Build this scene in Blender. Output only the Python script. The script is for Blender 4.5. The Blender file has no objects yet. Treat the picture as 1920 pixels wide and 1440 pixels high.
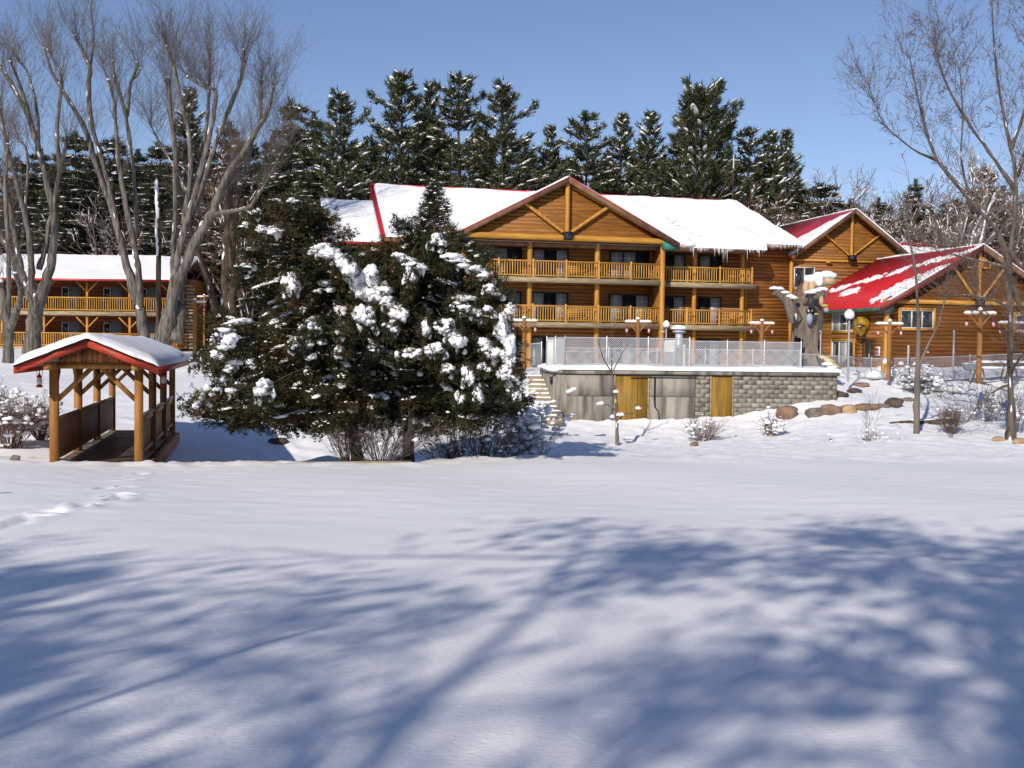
import bpy, bmesh, math, random
import numpy as np
from mathutils import Vector, Matrix

rad = math.radians
sc = bpy.context.scene
COL = sc.collection
rnd = random.Random(11)
rng = np.random.default_rng(5)

# ------------------------------------------------------------------ camera, sky, sun, exposure
FPX, HZ, ROLL = 2000.0, 652.0, 0.012           # focal length and horizon height in photo pixels (1920 x 1440)
EYE = np.array([0, 0, 1.6])
_p = math.atan((720 - HZ) / FPX)
FW = np.array([0, math.cos(_p), -math.sin(_p)])
_r0 = np.array([1., 0, 0]); _u0 = np.array([0, math.sin(_p), math.cos(_p)])
RT = math.cos(ROLL) * _r0 + math.sin(ROLL) * _u0
UP = -math.sin(ROLL) * _r0 + math.cos(ROLL) * _u0
cam_d = bpy.data.cameras.new('camera'); cam = bpy.data.objects.new('camera', cam_d); COL.objects.link(cam)
cam.matrix_world = Matrix(((RT[0], UP[0], -FW[0], EYE[0]), (RT[1], UP[1], -FW[1], EYE[1]), (RT[2], UP[2], -FW[2], EYE[2]), (0, 0, 0, 1)))
cam_d.sensor_width = 36; cam_d.lens = 36 * FPX / 1920; cam_d.clip_start = 0.1; cam_d.clip_end = 2000
sc.camera = cam

SUN_AZ, SUN_EL = 25.0, 31.0                     # light travels towards +Y turned 25 deg to +X
world = bpy.data.worlds.new('World'); sc.world = world; world.use_nodes = True
wn = world.node_tree.nodes; wl = world.node_tree.links
sky = wn.new('ShaderNodeTexSky'); sky.sky_type = 'NISHITA'; sky.sun_disc = False
sky.sun_elevation = rad(SUN_EL); sky.sun_rotation = rad(180 + SUN_AZ)
sky.altitude = 250; sky.air_density = 1.0; sky.dust_density = 0.0; sky.ozone_density = 3.2
wn['Background'].inputs['Strength'].default_value = 0.116
tint = wn.new('ShaderNodeMix'); tint.data_type = 'RGBA'; tint.blend_type = 'MULTIPLY'; tint.inputs[0].default_value = 1
tint.inputs[7].default_value = (.95, .87, .935, 1)           # the hazier, less green blue of the photograph
wl.new(sky.outputs[0], tint.inputs[6]); wl.new(tint.outputs[2], wn['Background'].inputs['Color'])
sun_d = bpy.data.lights.new('sun', 'SUN'); sun_d.energy = 4.7; sun_d.angle = rad(0.55); sun_d.color = (1.0, 0.90, 0.79)
sun = bpy.data.objects.new('sun', sun_d); COL.objects.link(sun)
_L = Vector((math.sin(rad(SUN_AZ)) * math.cos(rad(SUN_EL)), math.cos(rad(SUN_AZ)) * math.cos(rad(SUN_EL)), -math.sin(rad(SUN_EL))))
sun.rotation_euler = _L.to_track_quat('-Z', 'Y').to_euler(); sun.location = (-20, -40, 40)
sc.view_settings.view_transform = 'Standard'; sc.view_settings.look = 'None'
sc.view_settings.exposure = 0.0; sc.view_settings.gamma = 1.0; sc.view_settings.use_curve_mapping = False

# ------------------------------------------------------------------ helpers
def at(px, py, Y):
    """world point seen at photo pixel (px,py) at world distance Y"""
    d = FW + (px - 960) / FPX * RT - (py - 720) / FPX * UP
    return EYE + d * (Y / d[1])

def norm(v):
    v = np.asarray(v, float); n = np.linalg.norm(v, axis=-1, keepdims=True); return v / np.maximum(n, 1e-9)

def snoise(P, f=1.0, seed=0.0):
    """cheap smooth noise about -1..1 from sums of sines"""
    x, y, z = P[..., 0] * f + seed * 1.7, P[..., 1] * f + seed * 2.3, P[..., 2] * f + seed * .9
    a = np.sin(x * 1.1 + 1.3 * np.sin(y * .9 + z * .4)) * np.cos(y * 1.3 + .7 * np.sin(x * .7))
    b = np.sin(x * 2.3 + y * 1.7 + 2.1 * np.sin(z * 1.3 + x)) * .5
    c = np.sin(z * 2.9 + y * 2.1 - x * 1.9 + seed) * .35
    return (a + b + c) / 1.6

class Acc:
    """collects vertices and tri/quad faces, builds one mesh"""
    def __init__(s): s.V = []; s.F = []; s.n = 0
    def add(s, V, F):
        V = np.asarray(V, float).reshape(-1, 3)
        if isinstance(F, np.ndarray): s.F.append(F.astype(np.int64) + s.n)
        else:
            g = {}
            for f in F: g.setdefault(len(f), []).append(f)
            for k, fl in g.items(): s.F.append(np.array(fl, np.int64) + s.n)
        s.V.append(V); s.n += len(V); return s
    def box(s, x0, x1, y0, y1, z0, z1):
        V = [(x, y, z) for z in (z0, z1) for y in (y0, y1) for x in (x0, x1)]
        return s.add(V, [(0, 2, 3, 1), (4, 5, 7, 6), (0, 1, 5, 4), (2, 6, 7, 3), (0, 4, 6, 2), (1, 3, 7, 5)])
    def prism(s, poly, d):
        """poly: 3-D polygon, d: extrusion vector"""
        P = np.asarray(poly, float); n = len(P); V = np.vstack([P, P + np.asarray(d, float)])
        F = [tuple(range(n))[::-1], tuple(range(n, 2 * n))] + [(i, (i + 1) % n, n + (i + 1) % n, n + i) for i in range(n)]
        return s.add(V, F)
    def bar(s, a, b, w, h=None, up=(0, 0, 1)):
        a = np.array(a, float); b = np.array(b, float); h = h or w
        d = norm(b - a); sd = np.cross(d, up)
        if np.linalg.norm(sd) < 1e-3: sd = np.cross(d, (0, 1, 0))
        sd = norm(sd); u = np.cross(sd, d)
        c = [a + sd * i * w / 2 + u * j * h / 2 for i, j in ((-1, -1), (1, -1), (1, 1), (-1, 1))]
        return s.prism(c, b - a)
    def tube(s, pts, rs, k=8, cap=True):
        P = np.asarray(pts, float); n = len(P); rs = np.broadcast_to(np.asarray(rs, float), (n,))
        T = np.gradient(P, axis=0); T = norm(T); ref = np.array([0.31, 0.17, 0.93]) if abs(T[0][2]) < .8 else np.array([1., .2, 0])
        A = norm(np.cross(T, ref)); B = np.cross(T, A)
        th = np.arange(k) * 2 * math.pi / k
        V = P[:, None, :] + rs[:, None, None] * (np.cos(th)[None, :, None] * A[:, None, :] + np.sin(th)[None, :, None] * B[:, None, :])
        F = []
        for i in range(n - 1):
            for j in range(k):
                F.append((i * k + j, i * k + (j + 1) % k, (i + 1) * k + (j + 1) % k, (i + 1) * k + j))
        s.add(V.reshape(-1, 3), F)
        if cap:
            s.add(V[0], [tuple(range(k))[::-1]]); s.add(V[-1], [tuple(range(k))])
        return s
    def segs(s, P0, P1, R0, R1, k=3):
        P0 = np.asarray(P0, float); P1 = np.asarray(P1, float); n = len(P0)
        if not n: return s
        T = norm(P1 - P0); ref = np.tile(np.array([0.57, 0.33, 0.2]), (n, 1))
        A = norm(np.cross(T, ref)); B = np.cross(T, A)
        th = np.arange(k) * 2 * math.pi / k
        ring = np.cos(th)[None, :, None] * A[:, None] + np.sin(th)[None, :, None] * B[:, None]
        V = np.stack([P0[:, None] + ring * np.asarray(R0)[:, None, None], P1[:, None] + ring * np.asarray(R1)[:, None, None]], 1)
        base = (np.arange(n) * 2 * k)[:, None]
        F = np.stack([np.stack([j, (j + 1) % k, k + (j + 1) % k, k + j]) for j in map(np.int64, range(k))])
        F = (base[:, :, None] + F[None]).reshape(-1, 4)
        return s.add(V.reshape(-1, 3), F)
    def lathe(s, c, prof, k=16):
        """prof: list of (r, z)"""
        c = np.asarray(c, float); th = np.arange(k) * 2 * math.pi / k
        V = np.array([[(c[0] + r * math.cos(t), c[1] + r * math.sin(t), c[2] + z) for t in th] for r, z in prof])
        n = len(prof); F = [(i * k + j, i * k + (j + 1) % k, (i + 1) * k + (j + 1) % k, (i + 1) * k + j) for i in range(n - 1) for j in range(k)]
        return s.add(V.reshape(-1, 3), F)
    def mesh(s, name, mat, smooth=False):
        me = bpy.data.meshes.new(name)
        V = np.vstack(s.V) if s.V else np.zeros((0, 3))
        me.vertices.add(len(V)); me.vertices.foreach_set('co', V.astype(np.float32).ravel())
        lv = np.concatenate([f.ravel() for f in s.F]) if s.F else np.zeros(0, int)
        tot = np.concatenate([np.full(len(f), f.shape[1]) for f in s.F]) if s.F else np.zeros(0, int)
        st = np.concatenate([[0], np.cumsum(tot)[:-1]]) if len(tot) else tot
        me.loops.add(len(lv)); me.loops.foreach_set('vertex_index', lv.astype(np.int32))
        me.polygons.add(len(tot)); me.polygons.foreach_set('loop_start', st.astype(np.int32))
        if smooth: me.polygons.foreach_set('use_smooth', np.ones(len(tot), bool))
        me.update(calc_edges=True); me.materials.append(mat); return me
    def obj(s, name, mat, parent=None, smooth=False, **kw):
        return link(name, s.mesh(name, mat, smooth), parent, **kw)

def link(name, me, parent=None, loc=None, rot=None, **kw):
    o = bpy.data.objects.new(name, me); COL.objects.link(o)
    if parent is not None: o.parent = parent
    if loc is not None: o.location = loc
    if rot is not None: o.rotation_euler = rot
    for k, v in kw.items(): o[k] = v
    return o
def thing(name, label, cat, loc=(0, 0, 0), rz=0, group=None):
    o = link(name, None, None, tuple(float(c) for c in loc), (0, 0, rz), label=label, category=cat)
    if group: o['group'] = group
    return o
def tag(o, label, cat, group=None):
    o['label'] = label; o['category'] = cat
    if group: o['group'] = group
    return o

# icosphere templates
def _ico(n):
    bm = bmesh.new(); bmesh.ops.create_icosphere(bm, subdivisions=n, radius=1)
    V = np.array([v.co[:] for v in bm.verts]); bm.verts.index_update()
    F = np.array([[v.index for v in f.verts] for f in bm.faces]); bm.free(); return V, F
ICO = {1: _ico(1), 2: _ico(2), 3: _ico(3), 4: _ico(4)}
def blobs(acc, C, S, n=2, amp=.22, f=1.8, flat=.45, dirs=None):
    """lumpy flattened blobs at C (n,3) with half sizes S (n,3)"""
    V0, F0 = ICO[n]; C = np.asarray(C, float).reshape(-1, 3); S = np.broadcast_to(np.asarray(S, float), C.shape)
    m = len(C); sd = rng.random((m, 1)) * 90
    D = np.broadcast_to(V0, (m, len(V0), 3))
    q = D + sd[:, :, None] * np.array([.3, .7, 1.1])
    r = 1 + amp * snoise(q * f)
    V = D * r[..., None]; V = V.copy(); z = V[..., 2]; V[..., 2] = np.where(z < 0, z * flat, z)
    V *= S[:, None, :]
    if dirs is not None:       # turn local x to the given horizontal direction (with slope)
        d = norm(dirs); sdv = norm(np.cross(np.array([0, 0, 1.]), d)); up = np.cross(d, sdv)
        V = V[..., :1] * d[:, None] + V[..., 1:2] * sdv[:, None] + V[..., 2:] * up[:, None]
    V += C[:, None]
    F = (F0[None] + (np.arange(m) * len(V0))[:, None, None]).reshape(-1, 3)
    return acc.add(V.reshape(-1, 3), F)

# ------------------------------------------------------------------ materials
def newmat(name):
    m = bpy.data.materials.new(name); m.use_nodes = True
    return m, m.node_tree.nodes, m.node_tree.links, m.node_tree.nodes['Principled BSDF']
def M(name, c1, c2=None, rough=.8, sc_=(3, 3, 3), det=4, lo=.35, hi=.65, bump=0, bsc=(30, 30, 30), rand=0, spec=.3, metal=0, coord='Object', c3=None):
    m, N, L, b = newmat(name)
    b.inputs['Roughness'].default_value = rough; b.inputs['Metallic'].default_value = metal
    b.inputs['Specular IOR Level'].default_value = spec; b.inputs['Base Color'].default_value = (*c1, 1)
    tc = N.new('ShaderNodeTexCoord')
    oi = N.new('ShaderNodeObjectInfo')
    add = N.new('ShaderNodeVectorMath'); add.operation = 'MULTIPLY_ADD'
    cr = N.new('ShaderNodeCombineXYZ')
    for i in range(3): L.new(oi.outputs['Random'], cr.inputs[i])
    L.new(cr.outputs[0], add.inputs[0]); add.inputs[1].default_value = (37, 53, 71); L.new(tc.outputs[coord], add.inputs[2])
    out = None
    if c2:
        mp = N.new('ShaderNodeMapping'); mp.inputs['Scale'].default_value = sc_; L.new(add.outputs[0], mp.inputs[0])
        nz = N.new('ShaderNodeTexNoise'); nz.inputs['Scale'].default_value = 1; nz.inputs['Detail'].default_value = det; L.new(mp.outputs[0], nz.inputs[0])
        rp = N.new('ShaderNodeValToRGB'); e = rp.color_ramp.elements
        e[0].position = lo; e[0].color = (*c1, 1); e[1].position = hi; e[1].color = (*c2, 1)
        if c3: x = e.new((lo + hi) / 2); x.color = (*c3, 1)
        L.new(nz.outputs[0], rp.inputs[0]); out = rp.outputs[0]
    if rand:
        hs = N.new('ShaderNodeHueSaturation')
        mr = N.new('ShaderNodeMapRange'); mr.inputs[3].default_value = 1 - rand; mr.inputs[4].default_value = 1 + rand
        L.new(oi.outputs['Random'], mr.inputs[0]); L.new(mr.outputs[0], hs.inputs['Value'])
        if out: L.new(out, hs.inputs['Color'])
        else: hs.inputs['Color'].default_value = (*c1, 1)
        out = hs.outputs[0]
    if out: L.new(out, b.inputs['Base Color'])
    if bump:
        mp = N.new('ShaderNodeMapping'); mp.inputs['Scale'].default_value = bsc; L.new(add.outputs[0], mp.inputs[0])
        nz = N.new('ShaderNodeTexNoise'); nz.inputs['Scale'].default_value = 1; nz.inputs['Detail'].default_value = 5; L.new(mp.outputs[0], nz.inputs[0])
        bp = N.new('ShaderNodeBump'); bp.inputs['Strength'].default_value = bump; bp.inputs['Distance'].default_value = .02
        L.new(nz.outputs[0], bp.inputs['Height']); L.new(bp.outputs[0], b.inputs['Normal'])
    return m
def leafmat(name, cols, rough=.7, fsc=.8):
    """colour varies leaf by leaf and by large soft patches"""
    m, N, L, b = newmat(name); b.inputs['Roughness'].default_value = rough; b.inputs['Specular IOR Level'].default_value = .2
    g = N.new('ShaderNodeNewGeometry'); tc = N.new('ShaderNodeTexCoord'); oi = N.new('ShaderNodeObjectInfo')
    nz = N.new('ShaderNodeTexNoise'); nz.inputs['Scale'].default_value = fsc; nz.inputs['Detail'].default_value = 2
    L.new(tc.outputs['Object'], nz.inputs[0])
    a = N.new('ShaderNodeMath'); a.operation = 'MULTIPLY'; a.inputs[1].default_value = .4; L.new(g.outputs['Random Per Island'], a.inputs[0])
    mr = N.new('ShaderNodeMapRange'); mr.inputs[1].default_value = .3; mr.inputs[2].default_value = .7; mr.inputs[4].default_value = .5; L.new(nz.outputs[0], mr.inputs[0])
    c = N.new('ShaderNodeMath'); L.new(a.outputs[0], c.inputs[0]); L.new(mr.outputs[0], c.inputs[1])
    d = N.new('ShaderNodeMath'); d.operation = 'MULTIPLY_ADD'; d.inputs[1].default_value = .1; L.new(oi.outputs['Random'], d.inputs[0]); L.new(c.outputs[0], d.inputs[2])
    rp = N.new('ShaderNodeValToRGB'); e = rp.color_ramp.elements
    e[0].position = .05; e[0].color = (*cols[0], 1); e[1].position = .95; e[1].color = (*cols[-1], 1)
    for i, cc in enumerate(cols[1:-1]): x = e.new(.05 + .9 * (i + 1) / (len(cols) - 1)); x.color = (*cc, 1)
    L.new(d.outputs[0], rp.inputs[0]); L.new(rp.outputs[0], b.inputs['Base Color']); return m

SNOW = M('snow', (.80, .81, .83), (.84, .85, .87), .65, (.6, .6, .6), bump=.35, bsc=(14, 14, 14), spec=.25)
SNOWF = M('field_snow', (.79, .80, .825), (.83, .84, .86), .6, (.25, .5, .5), bump=.30, bsc=(26, 30, 30), spec=.3)
LOG = M('log_siding', (.16, .064, .013), (.30, .126, .026), .55, (.9, 9, 12), det=6, bump=.3, bsc=(2, 30, 40), rand=.14, spec=.35)
LOGR = M('log_siding_side', (.17, .068, .014), (.29, .118, .024), .6, (9, .9, 12), det=6, bump=.3, bsc=(30, 2, 40), rand=.14, spec=.3)
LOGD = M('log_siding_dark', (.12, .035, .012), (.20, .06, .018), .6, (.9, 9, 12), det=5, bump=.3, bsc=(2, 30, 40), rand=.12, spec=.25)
LOGH = M('log_siding_weathered', (.085, .032, .009), (.155, .060, .014), .65, (.7, 9, 10), det=6, bump=.3, bsc=(2, 30, 40), rand=.14, spec=.12)
POST = M('golden_pole', (.34, .155, .022), (.50, .25, .045), .5, (7, 7, .8), det=5, bump=.25, bsc=(30, 30, 3), rand=.08, spec=.35)
BEAM = M('golden_beam', (.36, .17, .022), (.50, .26, .045), .5, (.8, 7, 7), det=5, bump=.25, bsc=(3, 30, 30), rand=.08, spec=.35)
BAL = M('baluster_wood', (.40, .20, .04), (.55, .31, .07), .55, (8, 8, 1.5), rand=.18)
DECK = M('weathered_deck_edge', (.22, .17, .10), (.36, .30, .19), .8, (1.2, 6, 9), det=6, rand=.08)
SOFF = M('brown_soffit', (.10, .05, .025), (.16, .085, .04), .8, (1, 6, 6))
FASC = M('brown_rake_board', (.13, .065, .035), (.20, .11, .06), .7, (2, 2, 2))
TEAL = M('teal_eave_board', (.02, .14, .11), (.03, .19, .15), .6, (3, 3, 3))
DGREEN = M('dark_green_gutter', (.035, .07, .055), (.06, .10, .08), .5, (3, 3, 3))
RED = M('red_metal_roofing', (.44, .012, .017), (.52, .02, .026), .38, (.6, .6, .6), spec=.5)
REDP = M('red_painted_board', (.26, .025, .012), (.46, .055, .022), .5, (1.5, 6, 6), det=6, bump=.3, bsc=(4, 20, 20), spec=.4)
SHING = M('dark_asphalt_shingle', (.02, .02, .022), (.05, .045, .045), .9, (20, 20, 20))
GLASS = M('dark_window_glass', (.012, .015, .018), (.03, .035, .04), .06, (1.2, 1.2, 1.2), spec=.7)
CURT = M('curtain_behind_glass', (.22, .23, .235), (.36, .37, .375), .25, (14, 14, .4), spec=.5)
WFRAME = M('dark_window_frame', (.03, .022, .016), rough=.5)
LFRAME = M('light_window_frame', (.55, .55, .52), rough=.5)
BLACK = M('black_metal', (.012, .012, .014), rough=.5)
CONC = M('stained_concrete', (.10, .09, .075), (.30, .275, .23), .9, (2.6, 2.6, .45), det=10, lo=.33, hi=.56, bump=.4, bsc=(20, 20, 20), rand=.05)
BLOCK = M('mossy_concrete_block', (.15, .138, .11), (.31, .29, .24), .92, (1.6, 4, 4), det=8, lo=.36, hi=.6, bump=.5, bsc=(25, 25, 25), rand=.08)
PLY = M('yellowed_plywood', (.15, .080, .012), (.30, .18, .03), .7, (5, 5, .5), det=6, lo=.3, hi=.62, bump=.2, bsc=(20, 20, 3))
GALV = M('galvanised_steel', (.42, .44, .46), (.56, .58, .60), .4, (5, 5, 5), metal=.35, spec=.5)
WIRE = M('frosted_fence_wire', (.56, .58, .60), rough=.5, metal=.1)
WHITEP = M('white_paint', (.62, .62, .60), (.74, .74, .72), .5, (3, 3, 3))
GLOBE = M('white_lamp_globe', (.78, .77, .76), rough=.25, spec=.5)
POLEG = M('grey_lamp_pole', (.30, .33, .34), rough=.5)
BARK = M('grey_bark', (.060, .053, .045), (.180, .162, .140), .95, (8, 8, 1.1), det=10, lo=.38, hi=.62, bump=1.0, bsc=(16, 16, 2.5))
BARKM = M('brown_grey_bark', (.055, .042, .034), (.145, .115, .092), .95, (8, 8, 1.5), det=8, bump=1.0, bsc=(25, 25, 5))
BARKD = M('dark_bark', (.045, .032, .022), (.11, .08, .055), .95, (8, 8, 1.5), det=8, bump=.8, bsc=(25, 25, 5))
TWIG = M('twig_greybrown', (.105, .085, .072), (.18, .15, .13), .9, (.5, .5, .5))
LPOST = M('lantern_post_wood', (.22, .095, .025), (.34, .16, .05), .6, (7, 7, .8), det=5, rand=.1)
TWIGR = M('twig_redbrown', (.14, .085, .060), (.22, .14, .10), .9, (.8, .8, .8))
TWIGP = M('twig_pale', (.17, .135, .11), (.30, .25, .215), .9, (.5, .5, .5))
TWIGY = M('twig_straw', (.24, .17, .10), (.36, .27, .17), .9, (.8, .8, .8))
BUD = M('reddish_buds', (.11, .065, .055), (.19, .125, .105), .9, (3, 3, 3))
BIRCH = M('white_birch_bark', (.6, .6, .58), (.25, .23, .2), .8, (3, 3, 12), lo=.55, hi=.7)
PINE = leafmat('pine_needles', [(.020, .028, .014), (.042, .052, .024), (.070, .080, .034), (.12, .115, .055)], fsc=.35)
PINEB = leafmat('forest_needles', [(.018, .024, .012), (.034, .042, .020), (.062, .062, .030), (.11, .085, .045)], fsc=.3)
CEDAR = leafmat('cedar_foliage', [(.012, .017, .008), (.026, .032, .013), (.048, .042, .015), (.12, .055, .018)], fsc=.9)
RUSTL = leafmat('rusty_oak_leaves', [(.10, .035, .015), (.19, .08, .035)], fsc=1)
BWOOD = M('bridge_board', (.17, .058, .016), (.34, .125, .032), .55, (9, 9, 1), det=6, bump=.3, bsc=(40, 40, 3), rand=.22, spec=.4)
BPOST = M('bridge_timber', (.22, .09, .018), (.36, .165, .035), .6, (6, 6, .8), det=6, bump=.3, bsc=(30, 30, 4), rand=.08, spec=.35)
BDECK = M('wet_deck_plank', (.045, .033, .025), (.16, .125, .10), .45, (2, 7, 7), det=6, bump=.3, rand=.25, spec=.4)
BCEIL = M('roof_lining_board', (.16, .12, .09), (.26, .2, .15), .8, (6, 1, 6), rand=.1)
ROCKS = [M('tan_boulder', (.15, .095, .065), (.27, .18, .125), .9, (3, 3, 3), bump=.8, bsc=(9, 9, 9)),
         M('grey_boulder', (.10, .085, .075), (.22, .18, .15), .9, (3, 3, 3), bump=.8, bsc=(9, 9, 9)),
         M('buff_boulder', (.25, .17, .10), (.42, .30, .18), .9, (3, 3, 3), bump=.8, bsc=(9, 9, 9)),
         M('dark_boulder', (.05, .04, .035), (.12, .09, .07), .9, (3, 3, 3), bump=.8, bsc=(9, 9, 9))]
ICE = M('icicle_ice', (.62, .66, .70), rough=.15, spec=.6)
SCULP = M('sculpted_tree_bark', (.10, .08, .062), (.21, .175, .14), .9, (5, 5, .8), det=8, bump=1.0, bsc=(12, 12, 2))
TAN = M('tan_painted_figure', (.42, .29, .17), (.52, .37, .23), .6, (2, 2, 2))
REDL = M('red_lantern_metal', (.26, .02, .02), rough=.4)
LGLASS = M('lantern_glass', (.55, .42, .42), rough=.2)
HIVE = M('mustard_ornament', (.16, .085, .010), (.34, .22, .02), .5, (4, 4, 2), bump=.4, bsc=(10, 10, 6))

# ------------------------------------------------------------------ ground
def smooth(t): t = np.clip(t, 0, 1); return t * t * (3 - 2 * t)
def edge_y(x): return 26.7 + 2.9 * smooth((x + 4.5) / 5.0) + .25 * np.sin(x * .8)
_cp = [tuple(at(*c)) for c in [(330, 808, 38.6), (450, 805, 40), (560, 800, 41), (212, 808, 37.6), (255, 800, 38.4), (60, 822, 31), (10, 838, 29.5), (40, 795, 34), (-150, 800, 33),
      (-150, 720, 45), (0, 765, 38), (100, 765, 42), (260, 742, 46), (300, 702, 58), (150, 682, 62), (350, 668, 70), (200, 661, 72), (0, 690, 60), (400, 690, 60),
      (620, 850, 33), (640, 805, 40), (800, 790, 42), (950, 800, 42), (1000, 843, 36), (1000, 800, 44.5), (1150, 838, 40), (1390, 830, 40), (1150, 797, 45.6),
      (1390, 793, 45.6), (1500, 830, 39), (1700, 826, 38), (1900, 830, 38), (2100, 830, 38), (1480, 785, 45), (1562, 747, 47), (1620, 737, 49.5), (1600, 712, 53), (1700, 757, 47),
      (1800, 790, 43), (1800, 722, 52), (1700, 694, 58), (1900, 702, 54), (1650, 690, 62), (1850, 689, 62), (2150, 700, 56), (2150, 780, 44)]]
_cp += [(-16, 32, -1.9), (-9.2, 30, -2.45), (-6, 31, -2.45), (-9, 34, -2.45), (-5, 34.5, -2.4), (-2, 33, -2.3), (3, 33, -2.0), (9, 34, -1.85), (16, 34, -1.75), (-30, 40, -1),
        (0, 60, .4), (5, 58, .4), (-6, 60, .2), (10, 75, .4), (-5, 78, .5), (4, 51, .35), (13, 52, .45), (22, 75, .5), (-25, 77, 1.0), (-38, 77, 1.0), (-45, 60, 0), (-27, 88, 1.1),
        (45, 60, .8), (45, 90, 1.5), (0, 98, 1.5), (-50, 100, 2), (40, 110, 2.5), (0, 130, 3.5), (-90, 130, 4), (90, 130, 4), (-90, 60, 1), (90, 60, 1), (60, 35, -1), (-50, 30, -1)]
_cp = np.array(_cp)
def _tps(r2): return r2 * np.log(np.maximum(r2, 1e-6)) * .5
_n = len(_cp)
_d2 = ((_cp[:, None, :2] - _cp[None, :, :2]) ** 2).sum(-1)
_A = np.zeros((_n + 3, _n + 3)); _A[:_n, :_n] = _tps(_d2) + np.eye(_n) * .6
_A[:_n, _n] = 1; _A[:_n, _n + 1:] = _cp[:, :2]; _A[_n, :_n] = 1; _A[_n + 1:, :_n] = _cp[:, :2].T
_w = np.linalg.solve(_A, np.concatenate([_cp[:, 2], np.zeros(3)]))
def back_z(x, y):
    sh = np.shape(x); X = np.ravel(x).astype(float); Y = np.ravel(y).astype(float)
    Xc = np.clip(X, -95, 95); Yc = np.clip(Y, 20, 135)
    out = np.zeros(len(X))
    for i in range(0, len(X), 20000):
        a, b = Xc[i:i + 20000], Yc[i:i + 20000]
        r = (a[:, None] - _cp[None, :, 0]) ** 2 + (b[:, None] - _cp[None, :, 1]) ** 2
        out[i:i + 20000] = _tps(r) @ _w[:_n] + _w[_n] + a * _w[_n + 1] + b * _w[_n + 2]
    out += np.maximum(Y - 135, 0) * .03
    return out.reshape(sh)
_foot = []
for (ax, ay, bx, by, n) in ((0, 1000, 110, 968, 8), (110, 968, 185, 955, 6), (205, 950, 232, 942, 3), (228, 932, 195, 942, 3), (200, 925, 238, 918, 3), (225, 905, 255, 893, 3), (260, 890, 250, 882, 2)):
    for i in range(n):
        t = (i + .5) / n; px, py = ax + (bx - ax) * t, ay + (by - ay) * t
        hor = 640.5 + .012 * px; s = (py - hor) / FPX; Y = 1.6 / (s - .051); p = at(px, py, Y)
        _foot.append((p[0] + rnd.uniform(-.12, .12), p[1] + rnd.uniform(-.2, .2)))
def ground(x, y, fine=False):
    x = np.asarray(x, float); y = np.asarray(y, float)
    zf = -.051 * np.maximum(y, -5) + np.maximum(x, 0) * .022 * np.clip(y / 30, 0, 1)
    zf = zf + .010 * snoise(np.stack([x * .8, y * 1.6, x * 0], -1), 1.9, 7) + .006 * snoise(np.stack([x, y * 1.5, x * 0], -1), 4.7, 2)
    zf = zf + .05 * np.sin(x * .33 + 1) * np.sin(y * .28) + .03 * np.sin(x * .9 + y * .5)
    ye = edge_y(x)
    P = np.stack([x, y, np.zeros_like(x)], -1)
    lump = snoise(P, 2.6, 3) * .6 + snoise(P, 6.1, 1) * .4
    near = np.exp(-((y - ye + .7) / 1.1) ** 2)
    zf = zf + near * (.05 + .12 * lump)
    zb = back_z(x, y) + np.where(y < 70, .10 * lump * smooth((y - 33) / 6) + .035 * snoise(P, 5, 9), 0)
    t = smooth((y - ye) / 1.1)
    z = zf * (1 - t) + zb * t
    if fine:
        for fx, fy in _foot:
            d2 = ((x - fx) / .11) ** 2 + ((y - fy) / .18) ** 2
            z = z - .075 * np.exp(-d2 * d2) + .018 * np.exp(-(np.sqrt(d2) - 1.7) ** 2 * 3)
    return z
def gz(x, y): return float(ground(np.array([x]), np.array([y]))[0])
def axis(parts):
    out = []
    for a, b, s in parts: out.append(np.arange(a, b - 1e-6, s))
    return np.concatenate(out + [[parts[-1][1]]])
xs = axis([(-420, -100, 20), (-100, -36, 4), (-36, -12, .45), (-12, -9.5, .2), (-9.5, -5.5, .075), (-5.5, 18, .23), (18, 36, .45), (36, 100, 4), (100, 420, 20)])
ys = axis([(-60, -8, 4), (-8, 3, .6), (3, 13.5, .25), (13.5, 24.5, .09), (24.5, 48, .22), (48, 66, .5), (66, 140, 3), (140, 700, 35)])
GX, GY = np.meshgrid(xs, ys); GZ = ground(GX, GY, True)
nx, ny = len(xs), len(ys); idx = np.arange(nx * ny).reshape(ny, nx)
Acc().add(np.stack([GX, GY, GZ], -1), np.stack([idx[:-1, :-1], idx[:-1, 1:], idx[1:, 1:], idx[1:, :-1]], -1).reshape(-1, 4)).obj('snow_ground', SNOWF, smooth=True, kind='structure')

def hit(px, py, y0=5, y1=120):
    d = FW + (px - 960) / FPX * RT - (py - 720) / FPX * UP; d = d / d[1]
    Y = np.arange(y0, y1, .1); P = EYE + d[None] * Y[:, None]; g = ground(P[:, 0], P[:, 1])
    i = np.argmax(P[:, 2] < g); return P[i] if P[i, 2] < g[i] else P[-1]

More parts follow.
